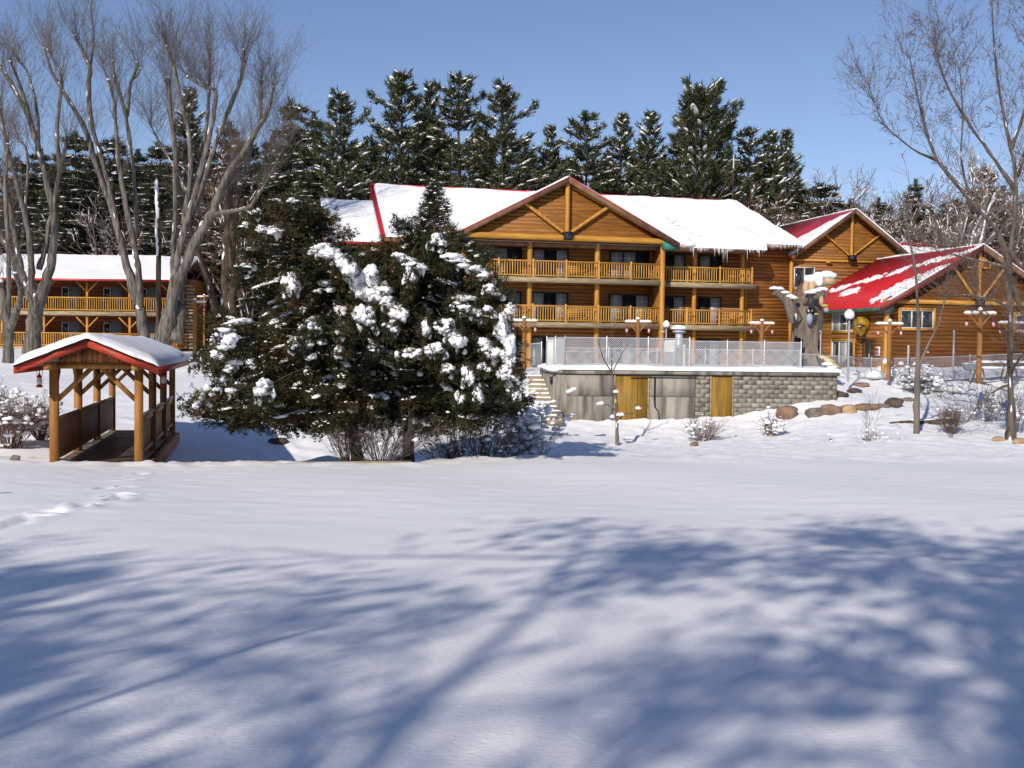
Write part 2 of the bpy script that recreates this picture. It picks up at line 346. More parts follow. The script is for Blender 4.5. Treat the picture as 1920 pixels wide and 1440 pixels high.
# ------------------------------------------------------------------ timber building helpers
def log_wall(parent, name, a, b, z0, z1, mat, side=-1, h=.235, clip=None, openings=(), thick=.12, label=None):
    """wall from a=(x,y) to b=(x,y) in the parent's frame, courses of half-round logs; clip(z) gives (s0,s1) extents; openings: (s0,s1,z0,z1)"""
    a = np.array(a, float); b = np.array(b, float); Ln = np.linalg.norm(b - a); d = (b - a) / Ln; nrm = np.array([d[1], -d[0]]) * (1 if side < 0 else -1)
    clip = clip or (lambda z: (0, Ln))
    W_ = Acc()
    zs = [z0, z1]
    def P(s, off, z): q = a + d * s + nrm * off; return (q[0], q[1], z)
    c0, c1 = clip(z0 + .01), clip(z1 - .01)
    W_.prism([P(c0[0], -.02, z0), P(c0[1], -.02, z0), P(c1[1], -.02, z1), P(c1[0], -.02, z1)], tuple(-nrm * thick) + (0,))
    w = W_.obj(name, mat, parent)
    if label: w['label'] = label
    nrow = max(1, round((z1 - z0) / h)); hh = (z1 - z0) / nrow
    prof = [(-.008, .03), (.025, .18), (.042, .5), (.025, .82), (-.008, .97)]
    for i in range(nrow):
        zb, zt = z0 + i * hh, z0 + (i + 1) * hh; zm = (zb + zt) / 2
        lo0, lo1 = clip(zb + .02 * hh); hi0, hi1 = clip(zt - .02 * hh)
        if hi1 - hi0 < .05 and lo1 - lo0 < .1: continue
        cuts = sorted([(o[0], o[1]) for o in openings if o[2] < zm < o[3]])
        spans = []; cur = None
        edges = [('L', None)] + [c for c in cuts] + [('R', None)]
        start = None
        s_lo = (lo0, hi0)
        for c in cuts + [None]:
            e_lo = (lo1, hi1) if c is None else (c[0], c[0])
            if e_lo[0] - s_lo[0] > .04: spans.append((s_lo, e_lo))
            if c: s_lo = (c[1], c[1])
        for (sl, el) in spans:
            V = []
            for end in (sl, el):
                for off, t in prof: V.append(P(end[0] + (end[1] - end[0]) * t, off, zb + hh * t))
            n = len(prof)
            F = [(j, j + 1, n + j + 1, n + j) for j in range(n - 1)] + [tuple(range(n))[::-1], tuple(range(n, 2 * n))]
            Acc().add(V, F).obj('log', mat, w)
    return w

_bal_mesh = {}
def railing(parent, a, b, z0, z1, posts=(), step=.165, mat=BAL, r=.032, name='railing', postr=.075):
    """top and bottom rails, balusters and posts between a and b; z0 deck top, z1 rail top"""
    a = np.array(a, float); b = np.array(b, float); Ln = np.linalg.norm(b - a); d = (b - a) / Ln
    rl = Acc().bar((*a, z1 - .05), (*b, z1 - .05), .10, .09).obj(name, BEAM if mat is BAL else mat, parent)
    Acc().bar((*a, z0 + .13), (*b, z0 + .13), .08, .08).obj('bottom_rail', BEAM if mat is BAL else mat, rl)
    hgt = round(z1 - .1 - (z0 + .1), 3); key = (hgt, r, mat.name)
    if key not in _bal_mesh: _bal_mesh[key] = Acc().tube([(0, 0, 0), (0, 0, hgt)], [r, r], 6).mesh('baluster', mat)
    n = int(Ln / step)
    for i in range(n):
        s = (i + .5) / n * Ln
        if any(abs(s - q) < postr + .03 for q in posts): continue
        q = a + d * s
        link('baluster', _bal_mesh[key], rl, (q[0], q[1], z0 + .1))
    for s in posts:
        q = a + d * s
        Acc().tube([(q[0], q[1], z0 - .28), (q[0], q[1], z1 + .05), (q[0], q[1], z1 + .09)], [postr, postr, postr * .6], 8).obj('rail_post', POST, rl)
    return rl

def window(parent, a, b, z0, z1, panes, side=-1, off=.05, frame=WFRAME, muntin=True, name='window', border=.07, trim=None):
    """panes: string of d (dark) or c (curtain)"""
    a = np.array(a, float); b = np.array(b, float); Ln = np.linalg.norm(b - a); d = (b - a) / Ln; nrm = np.array([d[1], -d[0]]) * (1 if side < 0 else -1)
    def P(s, o, z): q = a + d * s + nrm * o; return (q[0], q[1], z)
    def slab(A_, s0, s1, za, zb, o0, o1): A_.prism([P(s0, o0, za), P(s1, o0, za), P(s1, o0, zb), P(s0, o0, zb)], tuple(nrm * (o1 - o0)) + (0,))
    fr = Acc()
    for s0, s1, za, zb in ((0, border, z0, z1), (Ln - border, Ln, z0, z1), (border, Ln - border, z1 - border, z1), (border, Ln - border, z0, z0 + border)): slab(fr, s0, s1, za, zb, -.1, off + .03)
    n = len(panes); w = (Ln - 2 * border) / n
    for i in range(1, n): s = border + i * w; slab(fr, s - .03, s + .03, z0 + border, z1 - border, -.1, off + .02)
    win = fr.obj(name, frame, parent)
    for i, c in enumerate(panes):
        s0, s1 = border + i * w + (.03 if i else 0), border + (i + 1) * w - (.03 if i < n - 1 else 0)
        A_ = Acc(); slab(A_, s0, s1, z0 + border, z1 - border, -.08, off - .03); A_.obj('pane', CURT if c == 'c' else GLASS, win)
        if muntin and c == 'c':
            A_ = Acc(); sm = (s0 + s1) / 2; slab(A_, sm - .012, sm + .012, z0 + border, z1 - border, off - .03, off - .015)
            for k in range(1, 5): zz = z0 + border + (z1 - z0 - 2 * border) * k / 5; slab(A_, s0, sm - .012, zz - .012, zz + .012, off - .03, off - .015); slab(A_, sm + .012, s1, zz - .012, zz + .012, off - .03, off - .015)
            A_.obj('muntin_grid', LFRAME, win)
    if trim:
        A_ = Acc(); t = .14
        for s0, s1, za, zb in ((-t, 0, z0 - t, z1 + t), (Ln, Ln + t, z0 - t, z1 + t), (0, Ln, z1, z1 + t), (0, Ln, z0 - t, z0)): slab(A_, s0, s1, za, zb, -.05, off + .05)
        A_.obj('trim', trim, win)
    return win

def roof_slab(parent, poly, th=.16, mat=RED, name='roof_panel'):
    return Acc().prism([(x, y, z - th) for x, y, z in poly], (0, 0, th)).obj(name, mat, parent)

def snow_sheet(parent, P00, P10, P11, P01, th=.22, du=.25, dv=.25, mask=None, round_=.22, off=.01, seed=0, name='roof_snow', amp=.25, edge=(1, 1, 1, 1)):
    """snow layer over the quad P00-P10-P11-P01; mask(s,t) > 0 where snow lies"""
    P00, P10, P11, P01 = [np.array(p, float) for p in (P00, P10, P11, P01)]
    L1 = np.linalg.norm(P10 - P00); L2 = np.linalg.norm(P01 - P00)
    n = max(4, int(L1 / du)); m = max(4, int(L2 / dv))
    def spread(n, L):
        e = np.array([0, .04, .1, .2]) / L; e = e[e < .2]
        return np.unique(np.concatenate([e, np.linspace(.25 / L if .25 / L < .3 else .3, 1 - min(.25 / L, .3), n), 1 - e]))
    s = spread(n, L1); t = spread(m, L2) if mask is None else np.linspace(0, 1, m)
    if mask is not None: s = np.linspace(0, 1, n)
    S, T = np.meshgrid(s, t)
    P = (P00 * ((1 - S) * (1 - T))[..., None] + P10 * (S * (1 - T))[..., None] + P11 * (S * T)[..., None] + P01 * ((1 - S) * T)[..., None])
    ds = np.minimum(np.where(edge[3], S * L1, 9), np.where(edge[1], (1 - S) * L1, 9)); dt = np.minimum(np.where(edge[0], T * L2, 9), np.where(edge[2], (1 - T) * L2, 9))
    h = np.sqrt(np.clip(np.minimum(ds, dt) / round_, 0, 1) * (2 - np.clip(np.minimum(ds, dt) / round_, 0, 1)))
    base = P.copy(); base[..., 2] = 0
    H = th * h * (1 + amp * snoise(base, .9, seed) + amp * .4 * snoise(base, 3.1, seed + 4))
    keep = None
    if mask is not None:
        mk = mask(S, T, P); H = H * np.clip(mk * 3, -1, 1); keep = mk > -.06
    P[..., 2] += H + off
    nn, mm = P.shape[1], P.shape[0]; idx = np.arange(nn * mm).reshape(mm, nn)
    F = np.stack([idx[:-1, :-1], idx[:-1, 1:], idx[1:, 1:], idx[1:, :-1]], -1).reshape(-1, 4)
    if keep is not None: F = F[keep.ravel()[F].any(1)]
    # thin underside so that the layer is solid
    A_ = Acc().add(P, F)
    return A_.obj(name, SNOW, parent, smooth=True)

# ------------------------------------------------------------------ the lodge
LA = rad(13); LO = at(868, 600, 66.0); LO[2] = 0
LU = np.array([math.cos(LA), math.sin(LA), 0]); LV = np.array([-math.sin(LA), math.cos(LA), 0])
def lodge_pt(u, v, z): return LO + u * LU + v * LV + np.array([0, 0, z])
def v_at(px, u):      # depth v along a line of constant u seen at pixel column px
    k = (px - 960) / FPX; P = LO + u * LU; return (k * P[1] - P[0]) / (LV[0] - k * LV[1])

lodge = thing('lodge', 'three storey log lodge with broad front gable, stacked balconies and snow covered roof', 'lodge', LO, LA)
F1, F2, F3 = .35, 3.22, 6.02
# back walls of the balconies
ops_mid = [(1.40, 4.10), (4.80, 7.22), (10.02, 12.78)]
op = [(a, b, f, f + 1.98) for a, b in ops_mid for f in (F1, F2, F3)]
log_wall(lodge, 'wall', (0, 1.8), (13.05, 1.8), .3, 8.3, LOG, openings=op)
pat = iter(['dcd', 'cdc', 'cdd', 'cdc', 'cdc', 'cdc', 'ccd', 'cdc', 'ccd'])
for f in (F1, F2, F3):
    for (a, b) in ops_mid: window(lodge, (a, 1.8), (b, 1.8), f + .02, f + 1.98, {0.35: 'dcd', 3.22: 'cdc', 6.02: 'ccd'}[f] if a != 4.80 else 'cdc', name='patio_door')
opr = [(a - 13.2, b - 13.2, f, f + 1.98) for a, b in ((14.0, 15.6), (16.6, 18.25)) for f in (F1, F2, F3)]
log_wall(lodge, 'wall', (13.2, 2.6), (23.35, 2.6), .3, 9.2, LOG, openings=opr)
for f in (F1, F2, F3):
    window(lodge, (14.0, 2.6), (15.6, 2.6), f + .02, f + 1.98, 'dc' if f != F3 else 'dc', name='patio_door')
    window(lodge, (16.6, 2.6), (18.25, 2.6), f + .02, f + 1.98, 'dc' if f != F3 else 'cd', name='patio_door')
log_wall(lodge, 'wall', (-8.2, 2.6), (0, 2.6), .3, 8.2, LOG, openings=[(3.9, 5.6, F3, F3 + 1.98)])
window(lodge, (-4.3, 2.6), (-2.6, 2.6), F3 + .02, F3 + 1.98, 'cd', name='patio_door')
# side returns of the projecting block and partition walls between balconies
log_wall(lodge, 'side_wall', (13.1, .25), (13.1, 2.6), .3, 8.3, LOGR, h=.24)
log_wall(lodge, 'side_wall', (0.0, 2.6), (0.0, .25), .3, 8.3, LOGR, h=.24)
Acc().box(23.28, 23.5, 2.42, 2.64, .3, 9.0).obj('corner_post', POST, lodge)
Acc().box(19.95, 20.1, 2.46, 2.58, .3, 8.4).obj('corner_post', POST, lodge)
# decks
for z in (F2, F3):
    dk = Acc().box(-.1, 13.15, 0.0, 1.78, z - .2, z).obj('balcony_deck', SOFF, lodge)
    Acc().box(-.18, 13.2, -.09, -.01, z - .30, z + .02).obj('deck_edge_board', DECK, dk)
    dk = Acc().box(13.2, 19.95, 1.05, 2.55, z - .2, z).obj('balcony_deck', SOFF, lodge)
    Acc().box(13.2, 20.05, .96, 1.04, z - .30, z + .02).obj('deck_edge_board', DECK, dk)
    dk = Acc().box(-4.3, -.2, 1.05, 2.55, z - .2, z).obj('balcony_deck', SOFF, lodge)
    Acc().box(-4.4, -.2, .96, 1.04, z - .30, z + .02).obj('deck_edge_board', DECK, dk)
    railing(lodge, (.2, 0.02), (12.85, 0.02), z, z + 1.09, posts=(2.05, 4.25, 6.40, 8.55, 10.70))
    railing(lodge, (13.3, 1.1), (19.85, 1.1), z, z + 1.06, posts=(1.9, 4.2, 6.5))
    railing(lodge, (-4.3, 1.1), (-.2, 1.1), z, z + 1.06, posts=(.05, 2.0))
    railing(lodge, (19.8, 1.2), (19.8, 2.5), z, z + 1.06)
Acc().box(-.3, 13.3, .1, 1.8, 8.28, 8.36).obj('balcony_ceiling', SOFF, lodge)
for u in (0, 13.02):
    Acc().tube([(u, .02, .2), (u, .02, 8.36)], [.19, .17], 10).obj('post', POST, lodge, smooth=True)
for u, v in ((4.35, .55), (8.8, .55)):
    for a, b in ((.2, F2 - .21), (F2, F3 - .21), (F3, 8.28)):
        Acc().tube([(u, v, a), (u, v, b)], [.18, .17], 10).obj('post', POST, lodge, smooth=True)
for u in (15.95, 19.4):
    for a, b in ((.2, F2 - .21), (F2, F3 - .21), (F3, 8.4)):
        Acc().tube([(u, 1.75, a), (u, 1.75, b)], [.16, .15], 10).obj('post', POST, lodge, smooth=True)
for u in (-4.2, -1.6):
    Acc().tube([(u, 1.2, .2), (u, 1.2, 8.3)], [.16, .15], 10).obj('post', POST, lodge, smooth=True)
# front gable
GA = (6.53, 12.22)
def gclip(z): t = (z - 8.36) / (12.05 - 8.36); return (6.6 * t, 13.25 - 6.6 * t)
log_wall(lodge, 'gable_wall', (-.1, -.02), (13.15, -.02), 8.62, 12.0, LOG, clip=lambda z: gclip(z), h=.24)
Acc().tube([(.0, -.22, 8.52), (13.05, -.22, 8.52)], [.19, .19], 12).obj('tie_beam', BEAM, lodge, smooth=True)
Acc().tube([(6.53, -.28, 8.72), (6.53, -.28, 11.9)], [.15, .15], 10).obj('king_post', POST, lodge, smooth=True)
Acc().tube([(6.25, -.26, 8.9), (3.75, -.26, 10.62)], [.11, .11], 10).obj('diagonal_pole', POST, lodge, smooth=True)
Acc().tube([(6.8, -.26, 8.9), (9.3, -.26, 10.62)], [.11, .11], 10).obj('diagonal_pole', POST, lodge, smooth=True)
Acc().bar((6.7, -.12, 11.85), (12.95, -.12, 8.75), .06, .12).obj('rake_trim', BEAM, lodge)
fl = Acc().box(6.27, 6.79, -.66, -.16, 8.38, 8.88).obj('flood_light_box', BLACK, lodge)
Acc().box(6.33, 6.73, -.70, -.665, 8.46, 8.8).obj('lamp_glass', GLASS, fl)
EV = .55
for sgn in (-1, 1):
    e_u, a_u = (-.9 if sgn < 0 else 13.96), 6.53; ez = 8.42
    rp = roof_slab(lodge, [(e_u, -EV, ez), (a_u, -EV, 12.3), (a_u, 7.9, 12.3), (e_u, 1.2, ez)] if sgn < 0 else [(a_u, -EV, 12.3), (e_u, -EV, ez), (e_u, 1.2, ez), (a_u, 7.9, 12.3)], .14)
    Acc().prism([(e_u, -EV - .005, ez - .38), (a_u, -EV - .005, 12.3 - .38), (a_u, -EV - .005, 12.3 - .05), (e_u, -EV - .005, ez - .05)], (0, -.03, 0)).obj('rake_board', FASC, rp)
    Acc().prism([(e_u, -EV - .02, ez - .045), (a_u, -EV - .02, 12.3 - .045), (a_u, -EV - .02, 12.3 + .01), (e_u, -EV - .02, ez + .01)], (0, -.03, 0)).obj('red_rake_edge', RED, rp)
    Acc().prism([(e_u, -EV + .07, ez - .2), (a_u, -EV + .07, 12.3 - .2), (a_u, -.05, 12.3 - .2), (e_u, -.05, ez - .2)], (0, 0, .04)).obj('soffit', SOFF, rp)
    tu = (e_u, e_u + 1.05 * -sgn)
    Acc().prism([(tu[0], -EV + .09, ez - .40), (tu[1], -EV + .09, ez - .40), (tu[1], -EV + .09, ez + .15), (tu[0], -EV + .09, ez - .16)], (0, .4, 0)).obj('eave_return', TEAL, rp)
    q = [(e_u, -EV, ez), (a_u, -EV, 12.3), (a_u, 7.9, 12.3), (e_u, 1.2, ez)]
    snow_sheet(lodge, *q, th=.13, du=.4, dv=.4, seed=sgn, round_=.15)
# main roof
def mz(v): return 8.32 + (v - .5) * .536
R0 = [(-4.9, .5), (20.4, .5), (20.55, 1.5), (23.6, 1.5), (21.6, 8.3), (-4.9, 8.3)]
mr_ = roof_slab(lodge, [(u, v, mz(v)) for u, v in R0], .16)
Acc().prism([(-4.9, 8.3, mz(8.3)), (21.6, 8.3, mz(8.3)), (24.5, 15.5, 8.6), (-4.9, 15.5, 8.6)], (0, 0, -.16)).obj('roof_panel', RED, lodge)
Acc().bar((-4.95, 8.3, mz(8.3) + .06), (21.6, 8.3, mz(8.3) + .06), .5, .12).obj('ridge_cap', RED, lodge)
Acc().box(-4.85, 20.35, .42, .49, 8.0, 8.3).obj('eave_fascia', FASC, mr_)
Acc().box(20.6, 23.5, 1.42, 1.49, 8.52, 8.84).obj('eave_fascia', FASC, mr_)
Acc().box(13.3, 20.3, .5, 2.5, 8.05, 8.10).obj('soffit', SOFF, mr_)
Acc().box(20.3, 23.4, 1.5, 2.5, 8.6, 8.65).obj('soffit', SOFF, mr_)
snow_sheet(lodge, (-4.75, .38, mz(.38)), (20.5, .38, mz(.38)), (20.9, 8.1, mz(8.1)), (-4.75, 8.1, mz(8.1)), th=.26, du=.3, dv=.3, seed=2, edge=(1, 0, 1, 1))
snow_sheet(lodge, (20.3, 1.35, mz(1.35)), (23.7, 1.35, mz(1.35)), (21.75, 8.1, mz(8.1)), (20.7, 8.1, mz(8.1)), th=.26, du=.3, dv=.3, seed=2, edge=(1, 1, 1, 0))
A_ = Acc(); blobs(A_, [(14.5, .55, 8.50), (14.9, .5, 8.42), (14.15, .5, 8.40)], [(.75, .35, .5), (.55, .3, .3), (.5, .3, .3)], 3, .12, 1.5); A_.obj('snow_lump', SNOW, lodge, smooth=True)
# sliding snow marks on the right part of the roof
c = []; s_ = []
for i in range(16):
    v = 1.6 + i * .27 + rnd.uniform(-.05, .05); c.append((15.6 - i * .10 + rnd.uniform(-.3, .3), v, mz(v) + .25)); s_.append((rnd.uniform(.3, .6), .10, .07))
A_ = Acc(); blobs(A_, c, s_, 2, .3, 2.2); A_.obj('snow_lump', SNOW, lodge, smooth=True)
# icicles
A_ = Acc()
for (u0, u1, v, z, n) in ((14.9, 20.4, .40, 8.32, 120), (20.6, 23.6, 1.38, 8.84, 90), (-3.0, -1.0, .40, 8.3, 20)):
    for i in range(n):
        u = rnd.uniform(u0, u1); ln = rnd.uniform(.03, .26) * max(.15, 1 + .9 * math.sin(u * 2.1) * math.sin(u * .9 + 1)) + .03
        if rnd.random() < .045: ln = rnd.uniform(.4, 1.0)
        A_.tube([(u, v, z + .05), (u + rnd.uniform(-.01, .01), v, z - ln * .5), (u, v, z - ln)], [.028, .018, .002], 4, False)
A_.obj('icicles', ICE, lodge, kind='stuff')
# left end wall and red rake of the main roof
Acc().prism([(-4.7, 1.0, 7.6), (-4.7, 8.3, 12.3), (-4.7, 15.0, 8.4), (-4.7, 15.0, .3), (-4.7, 1.0, .3)], (.1, 0, 0)).obj('end_wall', LOGR, lodge)
Acc().prism([(-4.93, .5, mz(.5) - .34), (-4.93, 8.3, mz(8.3) - .34), (-4.93, 8.3, mz(8.3) + .02), (-4.93, .5, mz(.5) + .02)], (-.06, 0, 0)).obj('red_rake_board', RED, lodge)
# lower left wing
def lz(v): return 7.9 + (v - 0) * .535
lw = roof_slab(lodge, [(-8.5, 0, lz(0)), (-4.95, 0, lz(0)), (-4.95, 6, lz(6)), (-8.5, 6, lz(6))], .16)
Acc().prism([(-8.5, 6, lz(6)), (-4.95, 6, lz(6)), (-4.95, 12, 8), (-8.5, 12, 8)], (0, 0, -.16)).obj('roof_panel', RED, lodge)
Acc().prism([(-8.53, 0, lz(0) - .32), (-8.53, 6, lz(6) - .32), (-8.53, 6, lz(6) + .02), (-8.53, 0, lz(0) + .02)], (-.06, 0, 0)).obj('red_rake_board', RED, lw)
Acc().prism([(-8.25, .6, 8.0), (-8.25, 6, 10.9), (-8.25, 11.5, 8.0), (-8.25, 11.5, .3), (-8.25, .6, .3)], (.1, 0, 0)).obj('end_wall', LOGR, lodge)
snow_sheet(lodge, (-8.45, -.05, lz(-.05)), (-5.0, -.05, lz(-.05)), (-5.0, 5.9, lz(5.9)), (-8.45, 5.9, lz(5.9)), th=.2, seed=5)

# balcony benches and chairs
def bench(u, v, z, w, label):
    t = thing('bench', label, 'bench', lodge_pt(u, v, z), LA, 'wooden seats on the lodge balconies')
    Acc().box(-w / 2, w / 2, -.22, .22, .40, .45).obj('seat', BEAM, t)
    b_ = Acc()
    for k in range(3): b_.box(-w / 2, w / 2, .2, .24, .52 + k * .14, .62 + k * .14)
    b_.obj('backrest', BEAM, t)
    for sx in (-1, 1): Acc().box(sx * (w / 2 - .06) - .04, sx * (w / 2 - .06) + .04, -.2, .24, 0, .4).obj('leg', BEAM, t)
    for sx in (-1, 1): Acc().box(sx * w / 2 - .03, sx * w / 2 + .03, -.22, .24, .6, .65).obj('armrest', BEAM, t)
for (u, v, z, w, l) in ((7.6, 1.3, F3, 1.3, 'wooden bench on the top gable balcony, between middle and right glass doors'), (7.6, 1.3, F2, 1.3, 'wooden bench on the middle gable balcony, between middle and right glass doors'),
                        (9.5, 1.3, F3, .6, 'wooden armchair on the top gable balcony left of the right glass door'), (2.0, 1.2, F3, .6, 'wooden armchair in front of the top left glass door of the gable'),
                        (18.9, 2.0, F3, .6, 'wooden armchair at the right end of the top recessed balcony'), (19.0, 2.0, F2, .6, 'wooden armchair at the right end of the lower recessed balcony'),
                        (14.6, 1.95, F3, .9, 'wooden bench on the top recessed balcony right of the gable'), (12.2, 1.2, F2, .6, 'wooden armchair at the right end of the middle gable balcony')):
    bench(u, v, z, w, l)

# ------------------------------------------------------------------ entrance building with the red gable (middle)
ent = thing('entrance_building', 'golden log building with steep red gable roof joined to the right of the lodge', 'building', LO, LA)
def eclip(z): t = (z - 8.35) / (11.3 - 8.35); t = max(t, 0); return (4.4 * t, 8.8 - 4.4 * t)
log_wall(ent, 'wall', (23.5, 2.6), (32.3, 2.6), .3, 7.85, LOG, openings=[(.1, 1.75, 5.9, 7.45)])
log_wall(ent, 'gable_wall', (23.5, 2.6), (32.3, 2.6), 7.98, 11.25, LOG, clip=eclip)
Acc().box(23.5, 32.3, 2.44, 2.58, 7.82, 7.98).obj('tie_beam', BEAM, ent)
window(ent, (23.62, 2.6), (25.2, 2.6), 5.92, 7.42, 'dd', trim=None, muntin=False, frame=LFRAME)
Acc().tube([(27.9, 2.42, 8.3), (27.9, 2.42, 11.1)], [.11, .11], 8).obj('king_post', POST, ent, smooth=True)
Acc().tube([(27.7, 2.44, 8.35), (25.6, 2.44, 9.9)], [.07, .07], 8).obj('diagonal_pole', POST, ent, smooth=True)
Acc().tube([(28.1, 2.44, 8.35), (30.2, 2.44, 9.9)], [.07, .07], 8).obj('diagonal_pole', POST, ent, smooth=True)
Acc().box(27.68, 28.12, 2.1, 2.5, 7.88, 8.3).obj('flood_light_box', BLACK, ent)
Acc().box(25.95, 26.35, 2.3, 2.44, 7.72, 7.86).obj('light_fixture', BEAM, ent)
for sgn in (-1, 1):
    e_u = 27.9 + sgn * 4.75; ez = 8.16; az = 11.5
    q = [(e_u, 2.0, ez), (27.9, 2.0, az), (27.9, 14, az), (e_u, 14, ez)]
    if sgn > 0: q = [q[1], q[0], q[3], q[2]]
    rp = roof_slab(ent, q, .15)
    Acc().prism([(e_u, 1.98, ez - .34), (27.9, 1.98, az - .34), (27.9, 1.98, az + .01), (e_u, 1.98, ez + .01)], (0, -.05, 0)).obj('rake_board', FASC if sgn < 0 else FASC, rp)
    Acc().prism([(e_u, 2.05, ez - .2), (27.9, 2.05, az - .2), (27.9, 2.55, az - .2), (e_u, 2.55, ez - .2)], (0, 0, .04)).obj('soffit', SOFF, rp)
snow_sheet(ent, (23.15, 1.96, 8.16), (27.9, 1.96, 11.5), (27.9, 13.5, 11.5), (23.15, 13.5, 8.16), th=.2, du=.12, dv=.15,
           mask=lambda S, T, P: .93 - .62 * smooth(T * 2.2) - S + .03 * snoise(P, 3.0, 2) + .02 * snoise(P, 9, 1), name='roof_snow')
snow_sheet(ent, (27.95, 1.96, 11.47), (32.65, 1.96, 8.16), (32.65, 13.5, 8.16), (27.95, 13.5, 11.47), th=.2, seed=8)

# rear wing behind the hall
Pq = []
for px, py in ((1672, 455), (1800, 467)):
    Q = LO + 8 * LV; d = FW + (px - 960) / FPX * RT - (py - 720) / FPX * UP; n_ = np.array([math.sin(LA), -math.cos(LA), 0])
    t = ((Q - EYE) @ n_) / (d @ n_); P = EYE + t * d; Pq.append(((P - Q) @ LU, P[2]))
wz = (Pq[0][1] + Pq[1][1]) / 2
rear = thing('rear_wing', 'rear building part with red ridge and snowy roof seen between the two red gables', 'building', LO, LA)
roof_slab(rear, [(31.2, 3.6, wz - 2.4), (44, 3.6, wz - 2.4), (44, 8, wz), (31.2, 8, wz)], .15)
Acc().prism([(31.2, 8, wz), (44, 8, wz), (44, 12.5, wz - 2.4), (31.2, 12.5, wz - 2.4)], (0, 0, -.15)).obj('roof_panel', RED, rear)
Acc().bar((31.2, 8, wz + .05), (44, 8, wz + .05), .4, .1).obj('ridge_cap', RED, rear)
Acc().box(31.5, 43.8, 4.0, 12, .3, wz - 2.5).obj('wall', LOGH, rear)
snow_sheet(rear, (31.2, 3.6, wz - 2.4), (44, 3.6, wz - 2.4), (44, 7.75, wz - .12), (31.2, 7.75, wz - .12), th=.18, seed=4,
           mask=lambda S, T, P: .8 - S * .9 - np.maximum(T - .9, 0) * 8 + .05 * snoise(P, 3, 1), du=.2, dv=.12)

# ------------------------------------------------------------------ hall with the big red roof (right)
hall = thing('log_hall', 'long log hall with big red metal roof patched with snow, at the right', 'building', LO, LA)
HV, HU0, HU1, HC = -8.4, 23.75, 36.2, 29.95
def hclip(z): t = max((z - 4.75) / (7.9 - 4.75), 0); return (.05 + 6.1 * t, 12.4 - 6.1 * t)
hw_ops = [(1.05, 3.25, 3.02, 4.15), (8.9, 11.0, 3.02, 4.0)]
log_wall(hall, 'wall', (HU0, HV), (HU1, HV), -.2, 4.5, LOGH, openings=hw_ops, h=.24)
log_wall(hall, 'gable_wall', (HU0, HV), (HU1, HV), 4.75, 7.85, LOGH, clip=hclip, h=.24)
Acc().box(HU0 - .1, HU1, HV - .16, HV, 4.5, 4.75).obj('tie_beam', BEAM, hall)
window(hall, (HU0 + 1.05, HV), (HU0 + 3.25, HV), 3.05, 4.12, 'ddd', frame=LFRAME, muntin=False, trim=POST, border=.05)
window(hall, (HU0 + 8.9, HV), (HU0 + 11.0, HV), 3.02, 3.98, 'ddd', frame=LFRAME, muntin=False, trim=POST, border=.05)
Acc().tube([(HC, HV - .2, 4.8), (HC, HV - .2, 7.7)], [.12, .12], 8).obj('king_post', POST, hall, smooth=True)
Acc().tube([(HC - .3, HV - .17, 4.95), (HC - 1.75, HV - .17, 6.75)], [.09, .09], 8).obj('diagonal_pole', POST, hall, smooth=True)
Acc().tube([(HC + .3, HV - .17, 4.95), (HC + 1.75, HV - .17, 6.75)], [.09, .09], 8).obj('diagonal_pole', POST, hall, smooth=True)
Acc().box(HC - .22, HC + .22, HV - .5, HV - .1, 4.45, 4.85).obj('flood_light_box', BLACK, hall)
for sgn in (-1, 1):
    A_ = Acc(); x0, x1 = HC + sgn * .25, HC + sgn * .78
    for a, b in (((x0, 6.75), (x1, 6.75)), ((x1, 6.75), (x1, 7.05)), ((x0, 6.75), (x0, 7.35)), ((x0, 7.35), (x1, 7.05))):
        A_.bar((a[0], HV - .12, a[1]), (b[0], HV - .12, b[1]), .07, .09)
    A_.obj('gable_vent_trim', POST, hall)
Acc().tube([(HU0 + .1, HV - .12, -.2), (HU0 + .1, HV - .12, 4.5)], [.17, .16], 8).obj('corner_post', POST, hall, smooth=True)
# side wall facing left
vb = [v_at(px, HU0) for px in (1600, 1560)]; vd = [v_at(px, HU0) for px in (1632, 1617)]
so = [(2.62 - v1, 2.62 - v0, a, b) for v0, v1, a, b in ((vb[0], vb[1], 2.95, 4.05), (vb[0], vb[1], .5, 2.3), (vd[0], vd[1], .3, 2.45))]
log_wall(hall, 'side_wall', (HU0, 2.6), (HU0, HV), -.2, 4.35, LOGR, openings=[(2.6 - v1, 2.6 - v0, a, b) for v0, v1, a, b in ((vb[0], vb[1], 2.9, 4.05), (vb[0], vb[1], .5, 2.3), (vd[0], vd[1], .3, 2.45))], h=.24)
window(hall, (HU0, vb[1]), (HU0, vb[0]), 2.92, 4.03, 'cdd', frame=LFRAME, muntin=False, trim=POST, border=.05)
window(hall, (HU0, vb[1]), (HU0, vb[0]), .5, 2.28, 'dcd', frame=LFRAME, muntin=False, trim=POST, border=.05)
dr = Acc().box(HU0 - .05, HU0 + .02, vd[0], vd[1], .3, 2.4).obj('door', WFRAME, hall)
Acc().box(HU0 - .075, HU0 - .051, vd[0] + .15, vd[1] - .15, .9, 2.2).obj('pane', GLASS, dr)
Acc().box(HU0 - .10, HU0 - .051, vd[0] + .05, vd[0] + .09, 1.2, 1.5).obj('handle', GALV, dr)
HE, HZe, HZa = HC - 6.75, 4.32, 8.1
